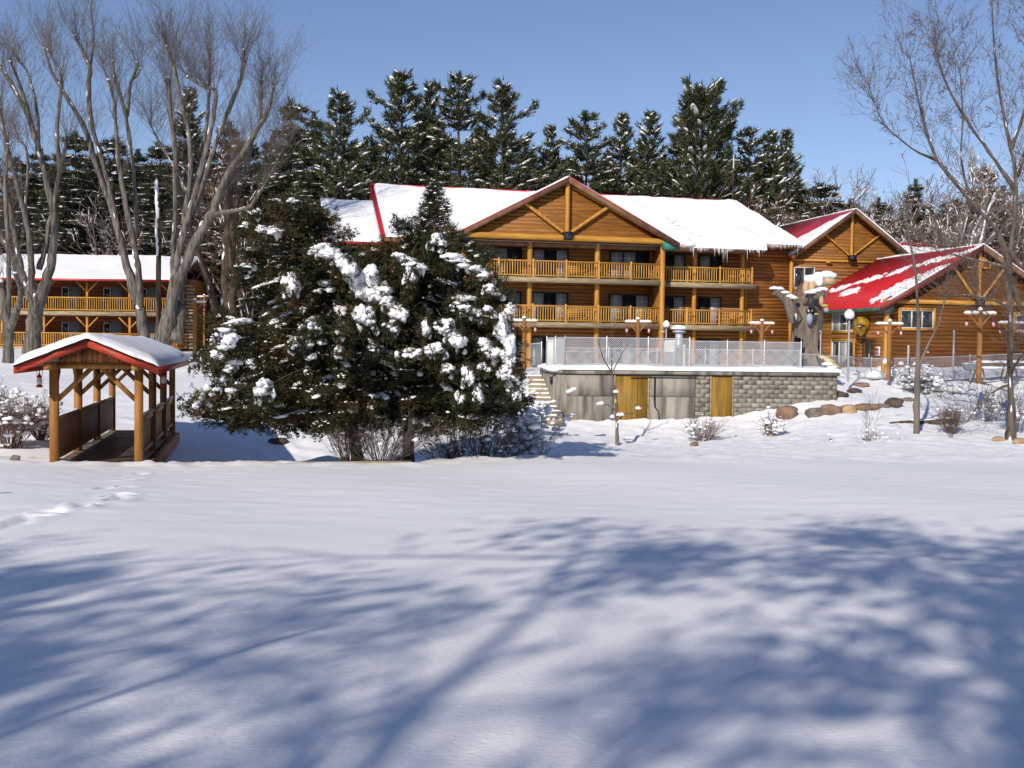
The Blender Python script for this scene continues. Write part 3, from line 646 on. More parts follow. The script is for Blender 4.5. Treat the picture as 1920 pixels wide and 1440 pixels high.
for sgn in (-1, 1):
    e_u = HC + sgn * 6.75
    q = [(e_u, HV - .5, HZe), (HC, HV - .5, HZa), (HC, 6, HZa), (e_u, 2.62 if sgn < 0 else 6, HZe)]
    if sgn > 0: q = [q[1], q[0], q[3], q[2]]
    rp = roof_slab(hall, q, .14)
    Acc().prism([(e_u, HV - .52, HZe - .36), (HC, HV - .52, HZa - .36), (HC, HV - .52, HZa + .01), (e_u, HV - .52, HZe + .01)], (0, -.05, 0)).obj('rake_board', M('maroon_rake_board', (.12, .018, .018), (.17, .03, .025), .5, (3, 3, 3)) if sgn < 0 else FASC, rp)
    Acc().prism([(e_u, HV - .5, HZe - .2), (HC, HV - .5, HZa - .2), (HC, HV - .05, HZa - .2), (e_u, HV - .05, HZe - .2)], (0, 0, .04)).obj('soffit', SOFF, rp)
    if sgn < 0:
        Acc().box(e_u - .1, e_u + .04, HV - .5, 2.5, HZe - .3, HZe - .08).obj('gutter', DGREEN, rp)
        Acc().prism([(e_u, HV - .47, HZe - .42), (HU0 + .35, HV - .47, HZe - .42), (HU0 + .35, HV - .47, HZe + .1), (e_u, HV - .47, HZe - .16)], (0, .3, 0)).obj('eave_return', DGREEN, rp)
        Acc().box(e_u + .05, HU0 - .02, HV - .1, 2.5, HZe - .3, HZe - .25).obj('eave_soffit', SOFF, rp)
        # standing seams of the metal sheets, 0.45 m apart
        A0 = Acc().prism([(e_u, -.015, HZe), (HC, -.015, HZa), (HC, -.015, HZa + .03), (e_u, -.015, HZe + .03)], (0, .03, 0)).mesh('roof_seam', RED)
        k = HV - .1
        while k < 2.4: link('roof_seam', A0, rp, (0, k, 0)); k += .45
def hall_mask(S, T, P):
    # S: 0 at eave .. 1 at ridge, T: 0 front .. 1 back
    n = .40 * snoise(P * np.array([1, .55, 1]), 2.4, 3) + .42 * snoise(P * np.array([1, .45, 1]), 7.5, 5) + .30 * snoise(P * np.array([1, .7, 1]), 17, 7)
    band = 1.0 - ((S - (.93 - .62 * T)) / (.085)) ** 2
    band2 = 1.0 - ((S - (.62 - .9 * T)) / .05) ** 2 - np.maximum(T - .75, 0) * 6
    low = 1.0 - ((S - .36 + .6 * (T - .05)) / .30) ** 2 - ((T - .06) / .17) ** 2
    low2 = .75 - ((S - .32) / .10) ** 2 - ((T - .62) / .14) ** 2
    low3 = .25 - ((S - .12) / .05) ** 2 - ((T - .75) / .06) ** 2
    m = np.maximum.reduce([band * .7 - .15, low, low2, low3])
    return m * .8 + n * .75 - .22
snow_sheet(hall, (HE, HV - .5, HZe), (HC, HV - .5, HZa), (HC, 2.5, HZa), (HE, 2.5, HZe), th=.10, du=.07, dv=.09, mask=hall_mask, round_=.05, off=.0, amp=.1)
snow_sheet(hall, (HC, HV - .5, HZa), (HC + 6.75, HV - .5, HZe), (HC + 6.75, 6, HZe), (HC, 6, HZa), th=.18, seed=3)
wo = thing('wall_ornament', 'big mustard coloured carved ornament with open red mouth hung on the hall side wall', 'ornament', lodge_pt(HU0 - .45, v_at(1613, HU0 - .45), 3.3), 0)
A_ = Acc(); V0, F0 = ICO[3]; V = V0.copy(); z = V[:, 2]; V[:, 0] *= np.where(z < 0, 1 - .55 * np.abs(z) ** 1.5, 1) * .5; V[:, 1] *= np.where(z < 0, 1 - .5 * np.abs(z) ** 1.5, 1) * .4; V[:, 2] = np.where(z > 0, z * .42, z * .75); V += snoise(V, 7)[:, None] * .02
A_.add(V, F0).obj('body', HIVE, wo, smooth=True)
A_ = Acc(); blobs(A_, [(-.12, -.36, -.12)], [(.26, .14, .08)], 2, .1); A_.obj('mouth', M('ornament_mouth', (.12, .01, .008), rough=.5), wo, smooth=True)
A_ = Acc(); blobs(A_, [(-.26, -.42, -.17)], [(.09, .06, .05)], 2, .1); A_.obj('teeth', WHITEP, wo, smooth=True)
Acc().bar((-.3, -.1, .36), (.25, .0, .42), .12, .08).obj('brow', HIVE, wo)
sg = thing('notice_sign', 'small white notice sign on the wall near the hall corner post', 'sign', lodge_pt(HU0 - .12, HV + .55, 1.65), LA)
Acc().box(-.03, 0, -.4, .1, -.28, .28).obj('board', WHITEP, sg)
Acc().box(-.045, -.031, -.32, .02, .05, .18).obj('print_patch', REDP, sg)
A_ = Acc()
for k in range(4): A_.box(-.042, -.031, -.33, .03, -.2 + k * .06, -.18 + k * .06)
A_.obj('print_lines', BLACK, sg)

# ------------------------------------------------------------------ two storey motel block at the left
MO = np.array([-30.2, 79.2, 0.0])          # front right corner: x to the left is negative
MX = (at(335, 600, 80)[0])                  # right end
motel = thing('motel_wing', 'two storey log motel block with long gallery railings and snowy roof, at the left', 'motel', (0, 0, 0))
mY, mB, mL = 80.0, 82.0, -40.5
G1, G2 = 1.25, 3.92
mops = []
for cx in (-34.6, -31.4, -28.6): mops += [(cx, G1), (cx, G2)]
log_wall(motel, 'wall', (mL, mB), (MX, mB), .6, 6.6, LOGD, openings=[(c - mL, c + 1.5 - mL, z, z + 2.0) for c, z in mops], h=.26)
for c, z in mops:
    window(motel, (c, mB), (c + .55, mB), z + .9, z + 1.9, 'd', frame=LFRAME, muntin=False, border=.05)
    d_ = Acc().box(c + .62, c + 1.45, mB - .06, mB + .02, z, z + 1.98).obj('door', M('grey_door', (.16, .17, .18), rough=.5) if 'grey_door' not in bpy.data.materials else bpy.data.materials['grey_door'], motel)
    Acc().box(c + 1.34, c + 1.38, mB - .1, mB - .061, z + .95, z + 1.05).obj('handle', GALV, d_)
for z in (G1, G2):
    dk = Acc().box(mL, MX, mY + .05, mB, z - .18, z).obj('gallery_deck', SOFF, motel)
    Acc().box(mL, MX + .02, mY - .04, mY + .04, z - .3, z + .02).obj('deck_edge_board', DECK, dk)
    railing(motel, (mL, mY + .05), (MX - .1, mY + .05), z, z + 1.1, posts=(), step=.17, r=.035)
mp = [at(px, 600, mY)[0] for px in (2, 81, 162, 242, 318)] + [mL + 1.2]
for x in mp:
    for z0, z1 in ((.4, G1 - .3), (G1, G2 - .3), (G2, 6.3)):
        Acc().box(x - .08, x + .08, mY + .1, mY + .26, z0, z1).obj('post', POST, motel)
        if z1 - z0 > 1:
            for s_ in (-1, 1): Acc().bar((x + s_ * .08, mY + .16, z1 - .85), (x + s_ * .85, mY + .16, z1 - .06), .09).obj('brace', POST, motel)
# end wall with projecting log ends
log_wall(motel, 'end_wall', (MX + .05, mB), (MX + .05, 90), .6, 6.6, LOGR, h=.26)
le = Acc().tube([(-.0, 0, 0), (.62, 0, 0)], [.11, .10], 8).mesh('log_end', DECK)
for k in range(21):
    if k % 2 == 0 or True: link('log_end', le, motel, (MX - .1 + (.12 if k % 2 else 0), mB - .05, .75 + k * .265))
def moz(y): return 6.32 + (y - 79.0) * .36
rp = roof_slab(motel, [(mL, 79.0, moz(79)), (MX + .2, 79.0, moz(79)), (MX + .2, 84.6, moz(84.6)), (mL, 84.6, moz(84.6))], .10, FASC)
Acc().prism([(mL, 84.6, moz(84.6)), (MX + .2, 84.6, moz(84.6)), (MX + .2, 90.4, moz(79)), (mL, 90.4, moz(79))], (0, 0, -.10)).obj('roof_panel', FASC, motel)
Acc().box(mL, MX + .2, 78.93, 78.99, moz(79) - .15, moz(79)).obj('eave_fascia', RED, rp)
Acc().box(mL, MX + .1, 79.1, 81.9, 6.2, 6.24).obj('soffit', SOFF, rp)
snow_sheet(motel, (mL, 78.95, moz(78.95)), (MX + .2, 78.95, moz(78.95)), (MX + .2, 84.6, moz(84.6)), (mL, 84.6, moz(84.6)), th=.20, du=.4, dv=.35, seed=7, edge=(1, 1, 0, 1))

# ------------------------------------------------------------------ covered footbridge
BR = rad(13.5); BO = at(102, 875, 25.6); bz = BO[2] + .04
bridge = thing('footbridge', 'small covered timber footbridge with red gable fascia and thick snow on its roof', 'footbridge', (BO[0], BO[1], 0), BR)
W2 = 1.93; BL = 10.75
def bb(name, mat, *a, parent=bridge): return Acc().box(*a).obj(name, mat, parent)
pzs = bz
for s_, x in ((-1, 0), (1, W2)):
    for k, y in enumerate((0, 3.55, 7.1, 10.65)):
        bb('post', BPOST, x - .095, x + .095, y - .095, y + .095, pzs - (.55 if k in (0,) else .3), .95)
    bb('eave_beam', BPOST, x - .08, x + .08, -.9, BL + .9, .952, 1.12)
    bb('stringer', BPOST, x - .12 + s_ * .12, x + .12 + s_ * .12, .1, BL, pzs - .42, pzs - .09)
    # railing: two rails and vertical boards
    for a, b in ((.1, 3.45), (3.65, 7.0), (7.2, 10.55)):
        rl = Acc().bar((x, a, pzs + 1.12), (x, b, pzs + 1.12), .13, .05).obj('railing', BPOST, bridge)
        Acc().bar((x, a, pzs + 1.02), (x, b, pzs + 1.02), .05, .12).obj('top_rail', BPOST, rl)
        Acc().bar((x, a, pzs + .22), (x, b, pzs + .22), .05, .10).obj('bottom_rail', BPOST, rl)
        n = 23; bm_ = bpy.data.meshes.get('rail_board_mesh')
        if bm_ is None: bm_ = Acc().box(-.014, .014, -.062, .062, 0, .98).mesh('rail_board_mesh', BWOOD)
        for i in range(n):
            link('board', bm_, rl, (x - s_ * .04, a + (i + .5) * (b - a) / n, pzs + .12 + rnd.uniform(-.01, .01)))
        A_ = Acc(); n2 = 40
        P = np.stack([np.full(n2, x), np.linspace(a, b, n2), np.full(n2, pzs + 1.15)], -1)
        blobs(A_, P[::2], np.stack([np.full(n2 // 2, .06), np.full(n2 // 2, .11), rng.uniform(.01, .035, n2 // 2)], -1), 1, .2); A_.obj('rail_snow', SNOW, rl, smooth=True, kind='stuff')
        # braces along the side
        for y0, sg_ in ((a - .1, 1), (b + .1, -1)):
            Acc().bar((x, y0, .35), (x, y0 + sg_ * .6, .93), .09, .09).obj('brace', BPOST, bridge)
for k, y in enumerate((0, 3.55, 7.1, 10.65)):
    bb('cross_beam', BPOST, .1, W2 - .1, y - .07, y + .07, .97, 1.1)
    for x, s_ in ((.08, 1), (W2 - .08, -1)):
        Acc().bar((x, y, .22), (x + s_ * .78, y, 1.0), .11, .10, up=(0, 1, 0)).obj('brace', BPOST, bridge)
pl = Acc().box(-.05, W2 + .05, -.066, .066, -.045, 0).mesh('deck_plank', BDECK)
for i in range(77): link('deck_plank', pl, bridge, (rnd.uniform(-.015, .015), .05 + i * .14, pzs + rnd.uniform(-.004, .004)))
RX0, RX1, RC, EZ_, AZ_ = -.66, W2 + .50, W2 / 2 - .07, .98, 1.62
for s_ in (-1, 1):
    ex = RX0 if s_ < 0 else RX1
    rp = Acc().prism([(ex, -.95, EZ_), (RC, -.95, AZ_), (RC, -.95, AZ_ + .05), (ex, -.95, EZ_ + .05)], (0, BL + 1.5, 0)).obj('roof_panel', SHING, bridge)
    Acc().prism([(ex - s_ * -.04, -.99, EZ_ - .12), (RC, -.99, AZ_ - .12), (RC, -.99, AZ_ + .045), (ex + s_ * .04, -.99, EZ_ + .045)], (0, .035, 0)).obj('fascia', REDP, rp)
    Acc().prism([(ex - s_ * -.04, -1.01, EZ_ + .05), (RC, -1.01, AZ_ + .05), (RC, -1.01, AZ_ + .09), (ex + s_ * .04, -1.01, EZ_ + .09)], (0, .1, 0)).obj('shingle_edge', SHING, rp)
    Acc().box(ex - .03, ex + .02, -.94, BL + .54, EZ_ - .11, EZ_ + .045).obj('fascia', REDP, rp)
    # lining boards seen from below
    lb = Acc().prism([(ex, -.06, EZ_ - .02), (RC, -.06, AZ_ - .02), (RC, -.06, AZ_ - .002), (ex, -.06, EZ_ - .002)], (0, .12, 0)).mesh('lining_board', BCEIL)
    for k in range(87): link('lining_board', lb, rp, (0, -.87 + k * .14, 0))
# gable infill boards
ib = 0
x = .12
while x < W2 - .1:
    h_ = AZ_ - .06 - abs(x + .06 - RC) * (AZ_ - EZ_) / (RC - RX0); bb('gable_board', BWOOD, x, x + .115, -.05, -.02, 1.1, h_ - .02); x += .125
q0 = (RX0 - .06, -1.03, EZ_ + .09); q1 = (RC, -1.03, AZ_ + .09); q2 = (RC, BL + 1.0, AZ_ + .09); q3 = (RX0 - .06, BL + 1.0, EZ_ + .09); r0 = (RX1 + .06, -1.03, EZ_ + .09); r3 = (RX1 + .06, BL + 1.0, EZ_ + .09)
def bridge_snow():
    n, m = 44, 90; S = np.linspace(0, 1, n); s_ = np.concatenate([[0, .008, .02, .04], np.linspace(.06, .94, n), [.96, .98, .992, 1]]); t_ = np.concatenate([[0, .002, .006, .012, .02], np.linspace(.03, .97, m), [.98, .99, .996, 1]])
    S, T = np.meshgrid(s_, t_); X = RX0 - .07 + S * (RX1 - RX0 + .14); Y = -1.05 + T * (BL + 1.65)
    k = (AZ_ - EZ_) / (RC - RX0); base = AZ_ + .09 - np.sqrt((X - RC) ** 2 + .10) * k + .06
    floor = AZ_ + .09 - np.abs(X - RC) * k
    dx = np.minimum(S, 1 - S) * (RX1 - RX0 + .14); dy = np.minimum(T, 1 - T) * (BL + 1.65)
    e = lambda d, r: np.sqrt(np.clip(d / r, 0, 1) * (2 - np.clip(d / r, 0, 1)))
    P = np.stack([X, Y, X * 0], -1)
    th_ = .165 * e(dx, .28) * e(dy, .3) * (1 + .12 * snoise(P, .8, 2) + .04 * snoise(P, 3, 5)) + .02 * snoise(P, 6, 2) * (dy < .4)
    Z = floor + np.maximum(th_, .0) + np.where((dx > .25) & (dy > .2), (base - floor) * .6, 0) * smooth(dx / .6) * smooth(dy / .4)
    Y = Y - np.where(dy < .04, .05 * (1 + snoise(P, 5, 1)), 0) * (T < .5)
    idx = np.arange(X.size).reshape(X.shape)
    return Acc().add(np.stack([X, Y, Z], -1), np.stack([idx[:-1, :-1], idx[:-1, 1:], idx[1:, 1:], idx[1:, :-1]], -1).reshape(-1, 4)).obj('roof_snow', SNOW, bridge, smooth=True)
bridge_snow()

def lantern(P, s, label, group='red lanterns'):
    t = thing('lantern', label, 'lantern', P, 0, group)
    A_ = Acc().lathe((0, 0, -.62), [(.0, 0), (.09, 0), (.10, .03), (.10, .06), (.07, .09)], 10); A_.V = [v * s for v in A_.V]; A_.obj('base', REDL, t)
    A_ = Acc().lathe((0, 0, -.53), [(.06, 0), (.085, .08), (.085, .14), (.06, .22)], 10); A_.V = [v * s for v in A_.V]; A_.obj('glass', LGLASS, t, smooth=True)
    A_ = Acc().lathe((0, 0, -.31), [(.09, 0), (.085, .03), (.04, .10), (.015, .14), (0.001, .15)], 10)
    for a in range(3): A_.tube([(.095 * math.cos(a * 2.1), .095 * math.sin(a * 2.1), -.25), (.095 * math.cos(a * 2.1), .095 * math.sin(a * 2.1), .03)], [.008] * 2, 4)
    A_.V = [v * s for v in A_.V]; A_.obj('cap', REDL, t)
    A_ = Acc().tube([(0, 0, -.17), (.01, 0, -.05), (0, 0, .02)], [.008] * 3, 4); A_.V = [v * s for v in A_.V]; A_.obj('hook', BLACK, t)
    return t
def bp(x, y, z):
    c, s_ = math.cos(BR), math.sin(BR); return (BO[0] + c * x - s_ * y, BO[1] + s_ * x + c * y, z)
lantern(bp(-.33, .0, .98), .75, 'red lantern under the left front corner of the footbridge roof')
lantern(bp(W2 + .42, 2.0, 1.0), .85, 'red lantern under the right eave of the footbridge nearest the front')
lantern(bp(W2 + .62, BL - 1, .95), .5, 'small dark lantern under the right rear eave of the footbridge')
lantern(bp(.9, BL + .4, 1.35), .6, 'small dark lantern hanging at the far end inside the footbridge')

# timber edging along the stream bank
for (x0, y0, x1, y1, Y, l) in ((290, 871, 505, 872, 26.9, 'long weathered edging timber half buried in snow beside the footbridge'), (540, 871, 772, 868, 27.3, 'long weathered edging timber at the foot of the cedars')):
    a, b = at(x0, y0, Y), at(x1, y1, Y + .2)
    o = Acc().bar(a, b, .2, .13).obj('edging_timber', DECK); tag(o, l, 'timber')

# ------------------------------------------------------------------ pool platform
PA = rad(4); P0 = at(1062, 795, 46.0)
pool = thing('pool_platform', 'raised concrete pool platform with yellow plywood doors and snow on top', 'platform', (P0[0], P0[1], 0), PA)
PL = 11.95; PT = .66
Acc().prism([(0, .12, -3), (PL, .12, -3), (PL, 5, -3), (-.7, 5, -3), (-.75, 3.5, -3)], (0, 0, PT + 3 - .14)).obj('core', CONC, pool)
def ux(px): return (px - 1062) / (1562 - 1062.) * PL
zb = -2.0
def panel(x0, x1, z0, z1, name='concrete_panel', mat=CONC, y=0.0): return Acc().box(x0 + .008, x1 - .008, y, .115, z0, z1).obj(name, mat, pool)
zt = PT - .15; zm = -.45
for a, b in ((1062, 1147), (1212, 1237), (1237, 1297)):
    panel(ux(a), ux(b), zb, zm - .01); panel(ux(a), ux(b), zm + .01, zt)
for a, b, l in ((1149, 1211, 'wide'), (1326, 1367, 'narrow')):
    d_ = panel(ux(a), ux(b), zb, zt - .05, 'plywood_door', PLY, .04)
    for xx in (ux(a) - .03, ux(b) - .03): Acc().box(xx, xx + .07, -.02, .04, zb, zt).obj('door_jamb', DECK, d_)
    if l == 'wide': Acc().box(ux(a) + 1.0, ux(a) + 1.02, .03, .039, zb, zt - .06).obj('door_seam', BLACK, d_)
bk = Acc().box(-.197, .197, -.0, .10, -.096, .096).mesh('block', BLOCK); bkh = Acc().box(-.093, .093, -.0, .10, -.093, .093).mesh('block', BLOCK)
for (a, b, nm) in ((1298, 1325, 'block_pier'), (1369, 1562, 'block_wall')):
    x0, x1 = ux(a), ux(b)
    wl_ = Acc().box(x0, x1, .06, .118, zb - .2, zt).obj(nm, CONC, pool)
    row = 0; z = zt - .1
    while z > zb - .1:
        x = x0 + (.2 if row % 2 == 0 else .0)
        if row % 2: link('block', bkh, wl_, (x0 + .1, .012 + rnd.uniform(-.006, .006), z)); x = x0 + .4
        while x + .2 <= x1 + .02:
            link('block', bk, wl_, (x, .0 + rnd.uniform(-.008, .008), z)); x += .4
        if x - .2 < x1 - .15: link('block', bkh, wl_, (x1 - .1, .01, z))
        z -= .2; row += 1
# rounded left corner and left side
cs = [(0, 0), (-.28, .12), (-.45, .45), (-.55, 1.0), (-.60, 1.9), (-.68, 2.9), (-.74, 3.9)]
for i in range(len(cs) - 1):
    a, b = cs[i], cs[i + 1]
    Acc().prism([(a[0], a[1], zb), (b[0], b[1], zb), (b[0], b[1], zt), (a[0], a[1], zt)], (.1, .1, 0)).obj('concrete_panel', CONC, pool)
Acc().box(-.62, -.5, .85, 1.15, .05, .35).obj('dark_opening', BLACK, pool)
Acc().box(-.1, PL + .06, -.10, .3, PT - .145, PT + .02).obj('slab_edge', CONC, pool)
Acc().prism([(-.3, -.02, PT - .14), (-.1, -.05, PT - .14), (-.1, .3, PT - .14), (-.5, 3.9, PT - .14), (-.8, 3.9, PT - .14), (-.62, 1.0, PT - .14), (-.5, .35, PT - .14)], (0, 0, .15)).obj('slab_edge', CONC, pool)
Acc().tube([(ux(1175), -.13, PT - .2), (ux(1300), -.13, PT - .2)], [.03, .03], 6).obj('black_pipe', BLACK, pool)
Acc().tube([(ux(1222), -.05, zt - .1), (ux(1222), -.05, -.6), (ux(1223), -.06, -.9), (ux(1230), -.06, -1.1), (ux(1232), -.06, zb)], [.035, .035, .03, .02, .02], 6).obj('black_pipe', BLACK, pool)
snow_sheet(pool, (-.25, -.16, PT + .02), (PL + .15, -.16, PT + .02), (PL + .6, 5.1, PT + .02), (-.85, 5.1, PT + .02), th=.2, du=.2, dv=.2, round_=.3, seed=1, amp=.2)
A_ = Acc(); blobs(A_, [pt for pt in [(-.45, .4 + .5 * k, PT) for k in range(7)]], [(.3, .4, .2)] * 7, 2, .1); A_.obj('snow_lump', SNOW, pool, smooth=True)

# stairs left of the platform
st = thing('timber_steps', 'snowy timber steps climbing along the left end of the pool platform', 'steps', (0, 0, 0))
for k in range(11):
    t = k / 10; c = at(1012 - 8 * t + 12, 788 - 82 * t, 45.0 + 4.5 * t); w = .62 + .1 * (1 - t)
    tr = Acc().box(c[0] - w, c[0] + w, c[1] - .12, c[1] + .4, c[2] - .22, c[2] + .02).obj('step', DECK, st)
    A_ = Acc(); blobs(A_, [(c[0] - .3, c[1] + .1, c[2] + .02), (c[0] + .3, c[1] + .1, c[2] + .02)], [(.45, .2, .07)] * 2, 2, .1); A_.obj('step_snow', SNOW, tr, smooth=True)

# chain link fences
def chainlink(pts, h, label, postpx=None, zoff=0, bottom=.04, step=.085, spacing=2.4, rail_r=.025, wr=.010, toprail=True):
    """pts: list of world (x,y,z) along the foot of the fence"""
    pts = [np.array(p, float) for p in pts]
    t = thing('chain_link_fence', label, 'fence', tuple(pts[0]))
    o = pts[0]; W0, W1 = [], []
    for a, b in zip(pts[:-1], pts[1:]):
        L_ = np.linalg.norm((b - a)[:2]); d = (b - a) / L_; n = max(1, round(L_ / spacing))
        for i in range(n + 1):
            q = a + d * (L_ * i / n) - o
            p_ = Acc().tube([(q[0], q[1], q[2] - .1), (q[0], q[1], q[2] + h + .06), (q[0], q[1], q[2] + h + .09)], [.03, .03, .012], 8).obj('post', GALV, t, smooth=True)
        if toprail: Acc().tube([a - o + (0, 0, h), b - o + (0, 0, h)], [rail_r] * 2, 6).obj('top_rail', GALV, t, smooth=True)
        hm = h - bottom; rows = max(1, round(hm / (step * 1))); m = int(L_ / step) + 1
        for s0, sg_ in ((0, 1), (0, -1)):
            ks = np.arange(-rows, m + rows)
            for k in ks:       # diagonal wires
                if sg_ > 0: sa, sb = k * step, k * step + hm
                else: sa, sb = k * step, k * step - hm
                lo_, hi_ = 0., 1.
                for val0, val1 in ((sa, sb),):
                    dd = val1 - val0; t0 = (0 - val0) / dd; t1 = (L_ - val0) / dd; lo_, hi_ = max(0, min(t0, t1)), min(1, max(t0, t1))
                if hi_ - lo_ < .02: continue
                A = a + d * (sa + (sb - sa) * lo_) + np.array([0, 0, bottom + hm * lo_]) - o; B = a + d * (sa + (sb - sa) * hi_) + np.array([0, 0, bottom + hm * hi_]) - o
                W0.append(A); W1.append(B)
    W0 = np.array(W0); W1 = np.array(W1)
    Acc().segs(W0, W1, np.full(len(W0), wr), np.full(len(W0), wr), 3).obj('wire_mesh', WIRE, t, kind='stuff')
    return t
def pp(x, y, z=PT + .12): c, s_ = math.cos(PA), math.sin(PA); return (P0[0] + c * x - s_ * y, P0[1] + s_ * x + c * y, z)
chainlink([pp(-.55, 3.4), pp(-.05, .45), pp(ux(1290), .45)], 1.30, 'tall chain link fence along the front of the pool platform, left stretch', spacing=1.95)
chainlink([pp(ux(1291), .46), pp(ux(1500), .5)], 1.20, 'chain link fence along the front of the pool platform, right stretch below the hollow tree', spacing=1.7)
z_ = lambda px, Y: gz(at(px, 690, Y)[0], Y)
def gp(px, Y, dz=0): P = at(px, 690, Y); return (P[0], P[1], gz(P[0], P[1]) + dz)
chainlink([gp(1500, 52.4), gp(1634, 53.2), gp(1705, 53.4), gp(1930, 54), gp(2010, 54)], 1.1, 'long low chain link fence across the snow in front of the log hall', spacing=2.6, wr=.007, step=.11)
chainlink([gp(930, 55), gp(1015, 54)], 1.3, 'short chain link fence behind the cedars beside the round lamp', spacing=1.3, wr=.007, step=.11)
chainlink([pp(.2, 4.6), pp(PL, 4.9)], .85, 'rear chain link fence along the back of the pool platform', spacing=2.2, wr=.007, step=.11)

def metal_post(px, ytop, Y, ybot, label, r=.03, hook=False):
    a = at(px, ybot, Y); b = at(px, ytop, Y); h = b[2] - a[2]
    t = thing('metal_pole', label, 'pole', tuple(a))
    Acc().tube([(0, 0, 0), (0, 0, h)], [r, r], 8).obj('pole', GALV, t, smooth=True)
    if hook: Acc().tube([(0, 0, h), (.03, 0, h + .12), (.0, 0, h + .2), (-.09, 0, h + .17)], [r * .7] * 4, 6).obj('hook', GALV, t, smooth=True)
    else: A_ = Acc(); blobs(A_, [(0, 0, h + .02)], [(.06, .06, .05)], 1, .1); A_.obj('snow_cap', SNOW, t, smooth=True)
metal_post(1538, 628, 51.5, 668, 'thin hooked metal pole beside the hollow tree', hook=True)
metal_post(1787, 622, 53, 690, 'tall bare metal pole standing above the low fence before the hall', r=.045)
metal_post(1702, 650, 52.8, 700, 'thick galvanised gate post with snow around it beside the lantern post', r=.05)

# round lamps
def globe_lamp(px, py, r, Y, ybot, label, half=False):
    b = at(px, ybot, Y); c = at(px, py, Y); h = c[2] - b[2]
    t = thing('globe_lamp', label, 'lamp', tuple(b), 0, 'globe lamps on thin grey poles')
    Acc().tube([(0, 0, -.2), (0, 0, h - r * .8)], [.055, .045], 8).obj('pole', POLEG, t, smooth=True)
    Acc().lathe((0, 0, h - r * 1.15), [(.06, 0), (.1, .05), (.09, .1)], 10).obj('fitter', BLACK, t, smooth=True)
    V0, F0 = ICO[3]; Acc().add(V0 * r + np.array([0, 0, h]), F0).obj('globe', GLOBE, t, smooth=True)
    A_ = Acc(); blobs(A_, [(0, 0, h + r * .82)], [(r * .5, r * .5, r * .28)], 2, .05, flat=.2); A_.obj('snow_cap', SNOW, t, smooth=True)
    Acc().box(-.28, -.02, -.04, .04, h - r - .22, h - r - .16).obj('bracket', GALV, t)
globe_lamp(955, 579, .28, 50, 705, 'round globe lamp standing left of the pool fence before the balconies')
globe_lamp(1248, 608, .19, 56, 690, 'small round globe lamp beside the steel flue under the gable corner')
globe_lamp(1590, 590, .235, 50, 708, 'round globe lamp in front of the red roofed hall side wall')

# steel flue with its snow hat, short white pipes, white cabinet
c = at(1272, 695, 47.6); h = at(1272, 612, 47.6)[2] - c[2]
t = thing('steel_flue', 'fat silver flue pipe with a mushroom of snow on its cap, on the pool platform', 'flue', tuple(c))
Acc().tube([(0, 0, 0), (0, 0, h * .58)], [.19, .19], 16).obj('pipe', GALV, t, smooth=True)
Acc().tube([(0, 0, h * .585), (0, 0, h * .62), (0, 0, h * .9)], [.20, .165, .165], 16).obj('pipe', GALV, t, smooth=True)
Acc().lathe((0, 0, h * .86), [(.17, 0), (.30, .02), (.30, .06), (.1, .14)], 16).obj('cap', GALV, t, smooth=True)
A_ = Acc(); blobs(A_, [(0, 0, h * .95)], [(.35, .33, .17)], 3, .07, flat=.35); A_.obj('snow_cap', SNOW, t, smooth=True)
for px, yt, yb, r, l in ((1282, 648, 692, .075, 'thick white vent pipe right of the steel flue'), (1263, 662, 690, .035, 'thin short white pipe left of the steel flue')):
    a = at(px, yb, 46.9); hh = at(px, yt, 46.9)[2] - a[2]
    t = thing('vent_pipe', l, 'pipe', tuple(a)); Acc().tube([(0, 0, 0), (0, 0, hh)], [r, r], 12).obj('pipe', WHITEP, t, smooth=True); A_ = Acc(); blobs(A_, [(0, 0, hh)], [(r * 1.2, r * 1.2, .06)], 2, .1); A_.obj('snow_cap', SNOW, t, smooth=True)
c = at(1041, 690, 48.6)
t = thing('pump_cabinet', 'pale grey cabinet behind the left end of the pool fence', 'cabinet', tuple(c), rad(4))
Acc().box(-.38, .38, -.3, .3, 0, 1.22).obj('body', M('pale_cabinet', (.50, .52, .50), (.60, .61, .59), .6, (3, 3, 3)), t)
A_ = Acc(); A_.box(-.40, .40, -.33, .33, 1.22, 1.27); A_.obj('lid', WHITEP, t)
Acc().bar((-.15, -.31, .95), (.2, -.31, .82), .04, .03).obj('handle', BLACK, t)
c = at(1262, 690, 47.9)
t = thing('filter_box', 'light grey box behind the steel flue on the pool platform', 'box', tuple(c), rad(4))
Acc().box(-.42, .42, -.2, .2, 0, 1.18).obj('body', M('light_box', (.52, .54, .55), (.62, .63, .63), .6, (3, 3, 3)), t)
A_ = Acc(); blobs(A_, [(0, 0, 1.18)], [(.44, .24, .08)], 2, .1); A_.obj('snow_cap', SNOW, t, smooth=True)
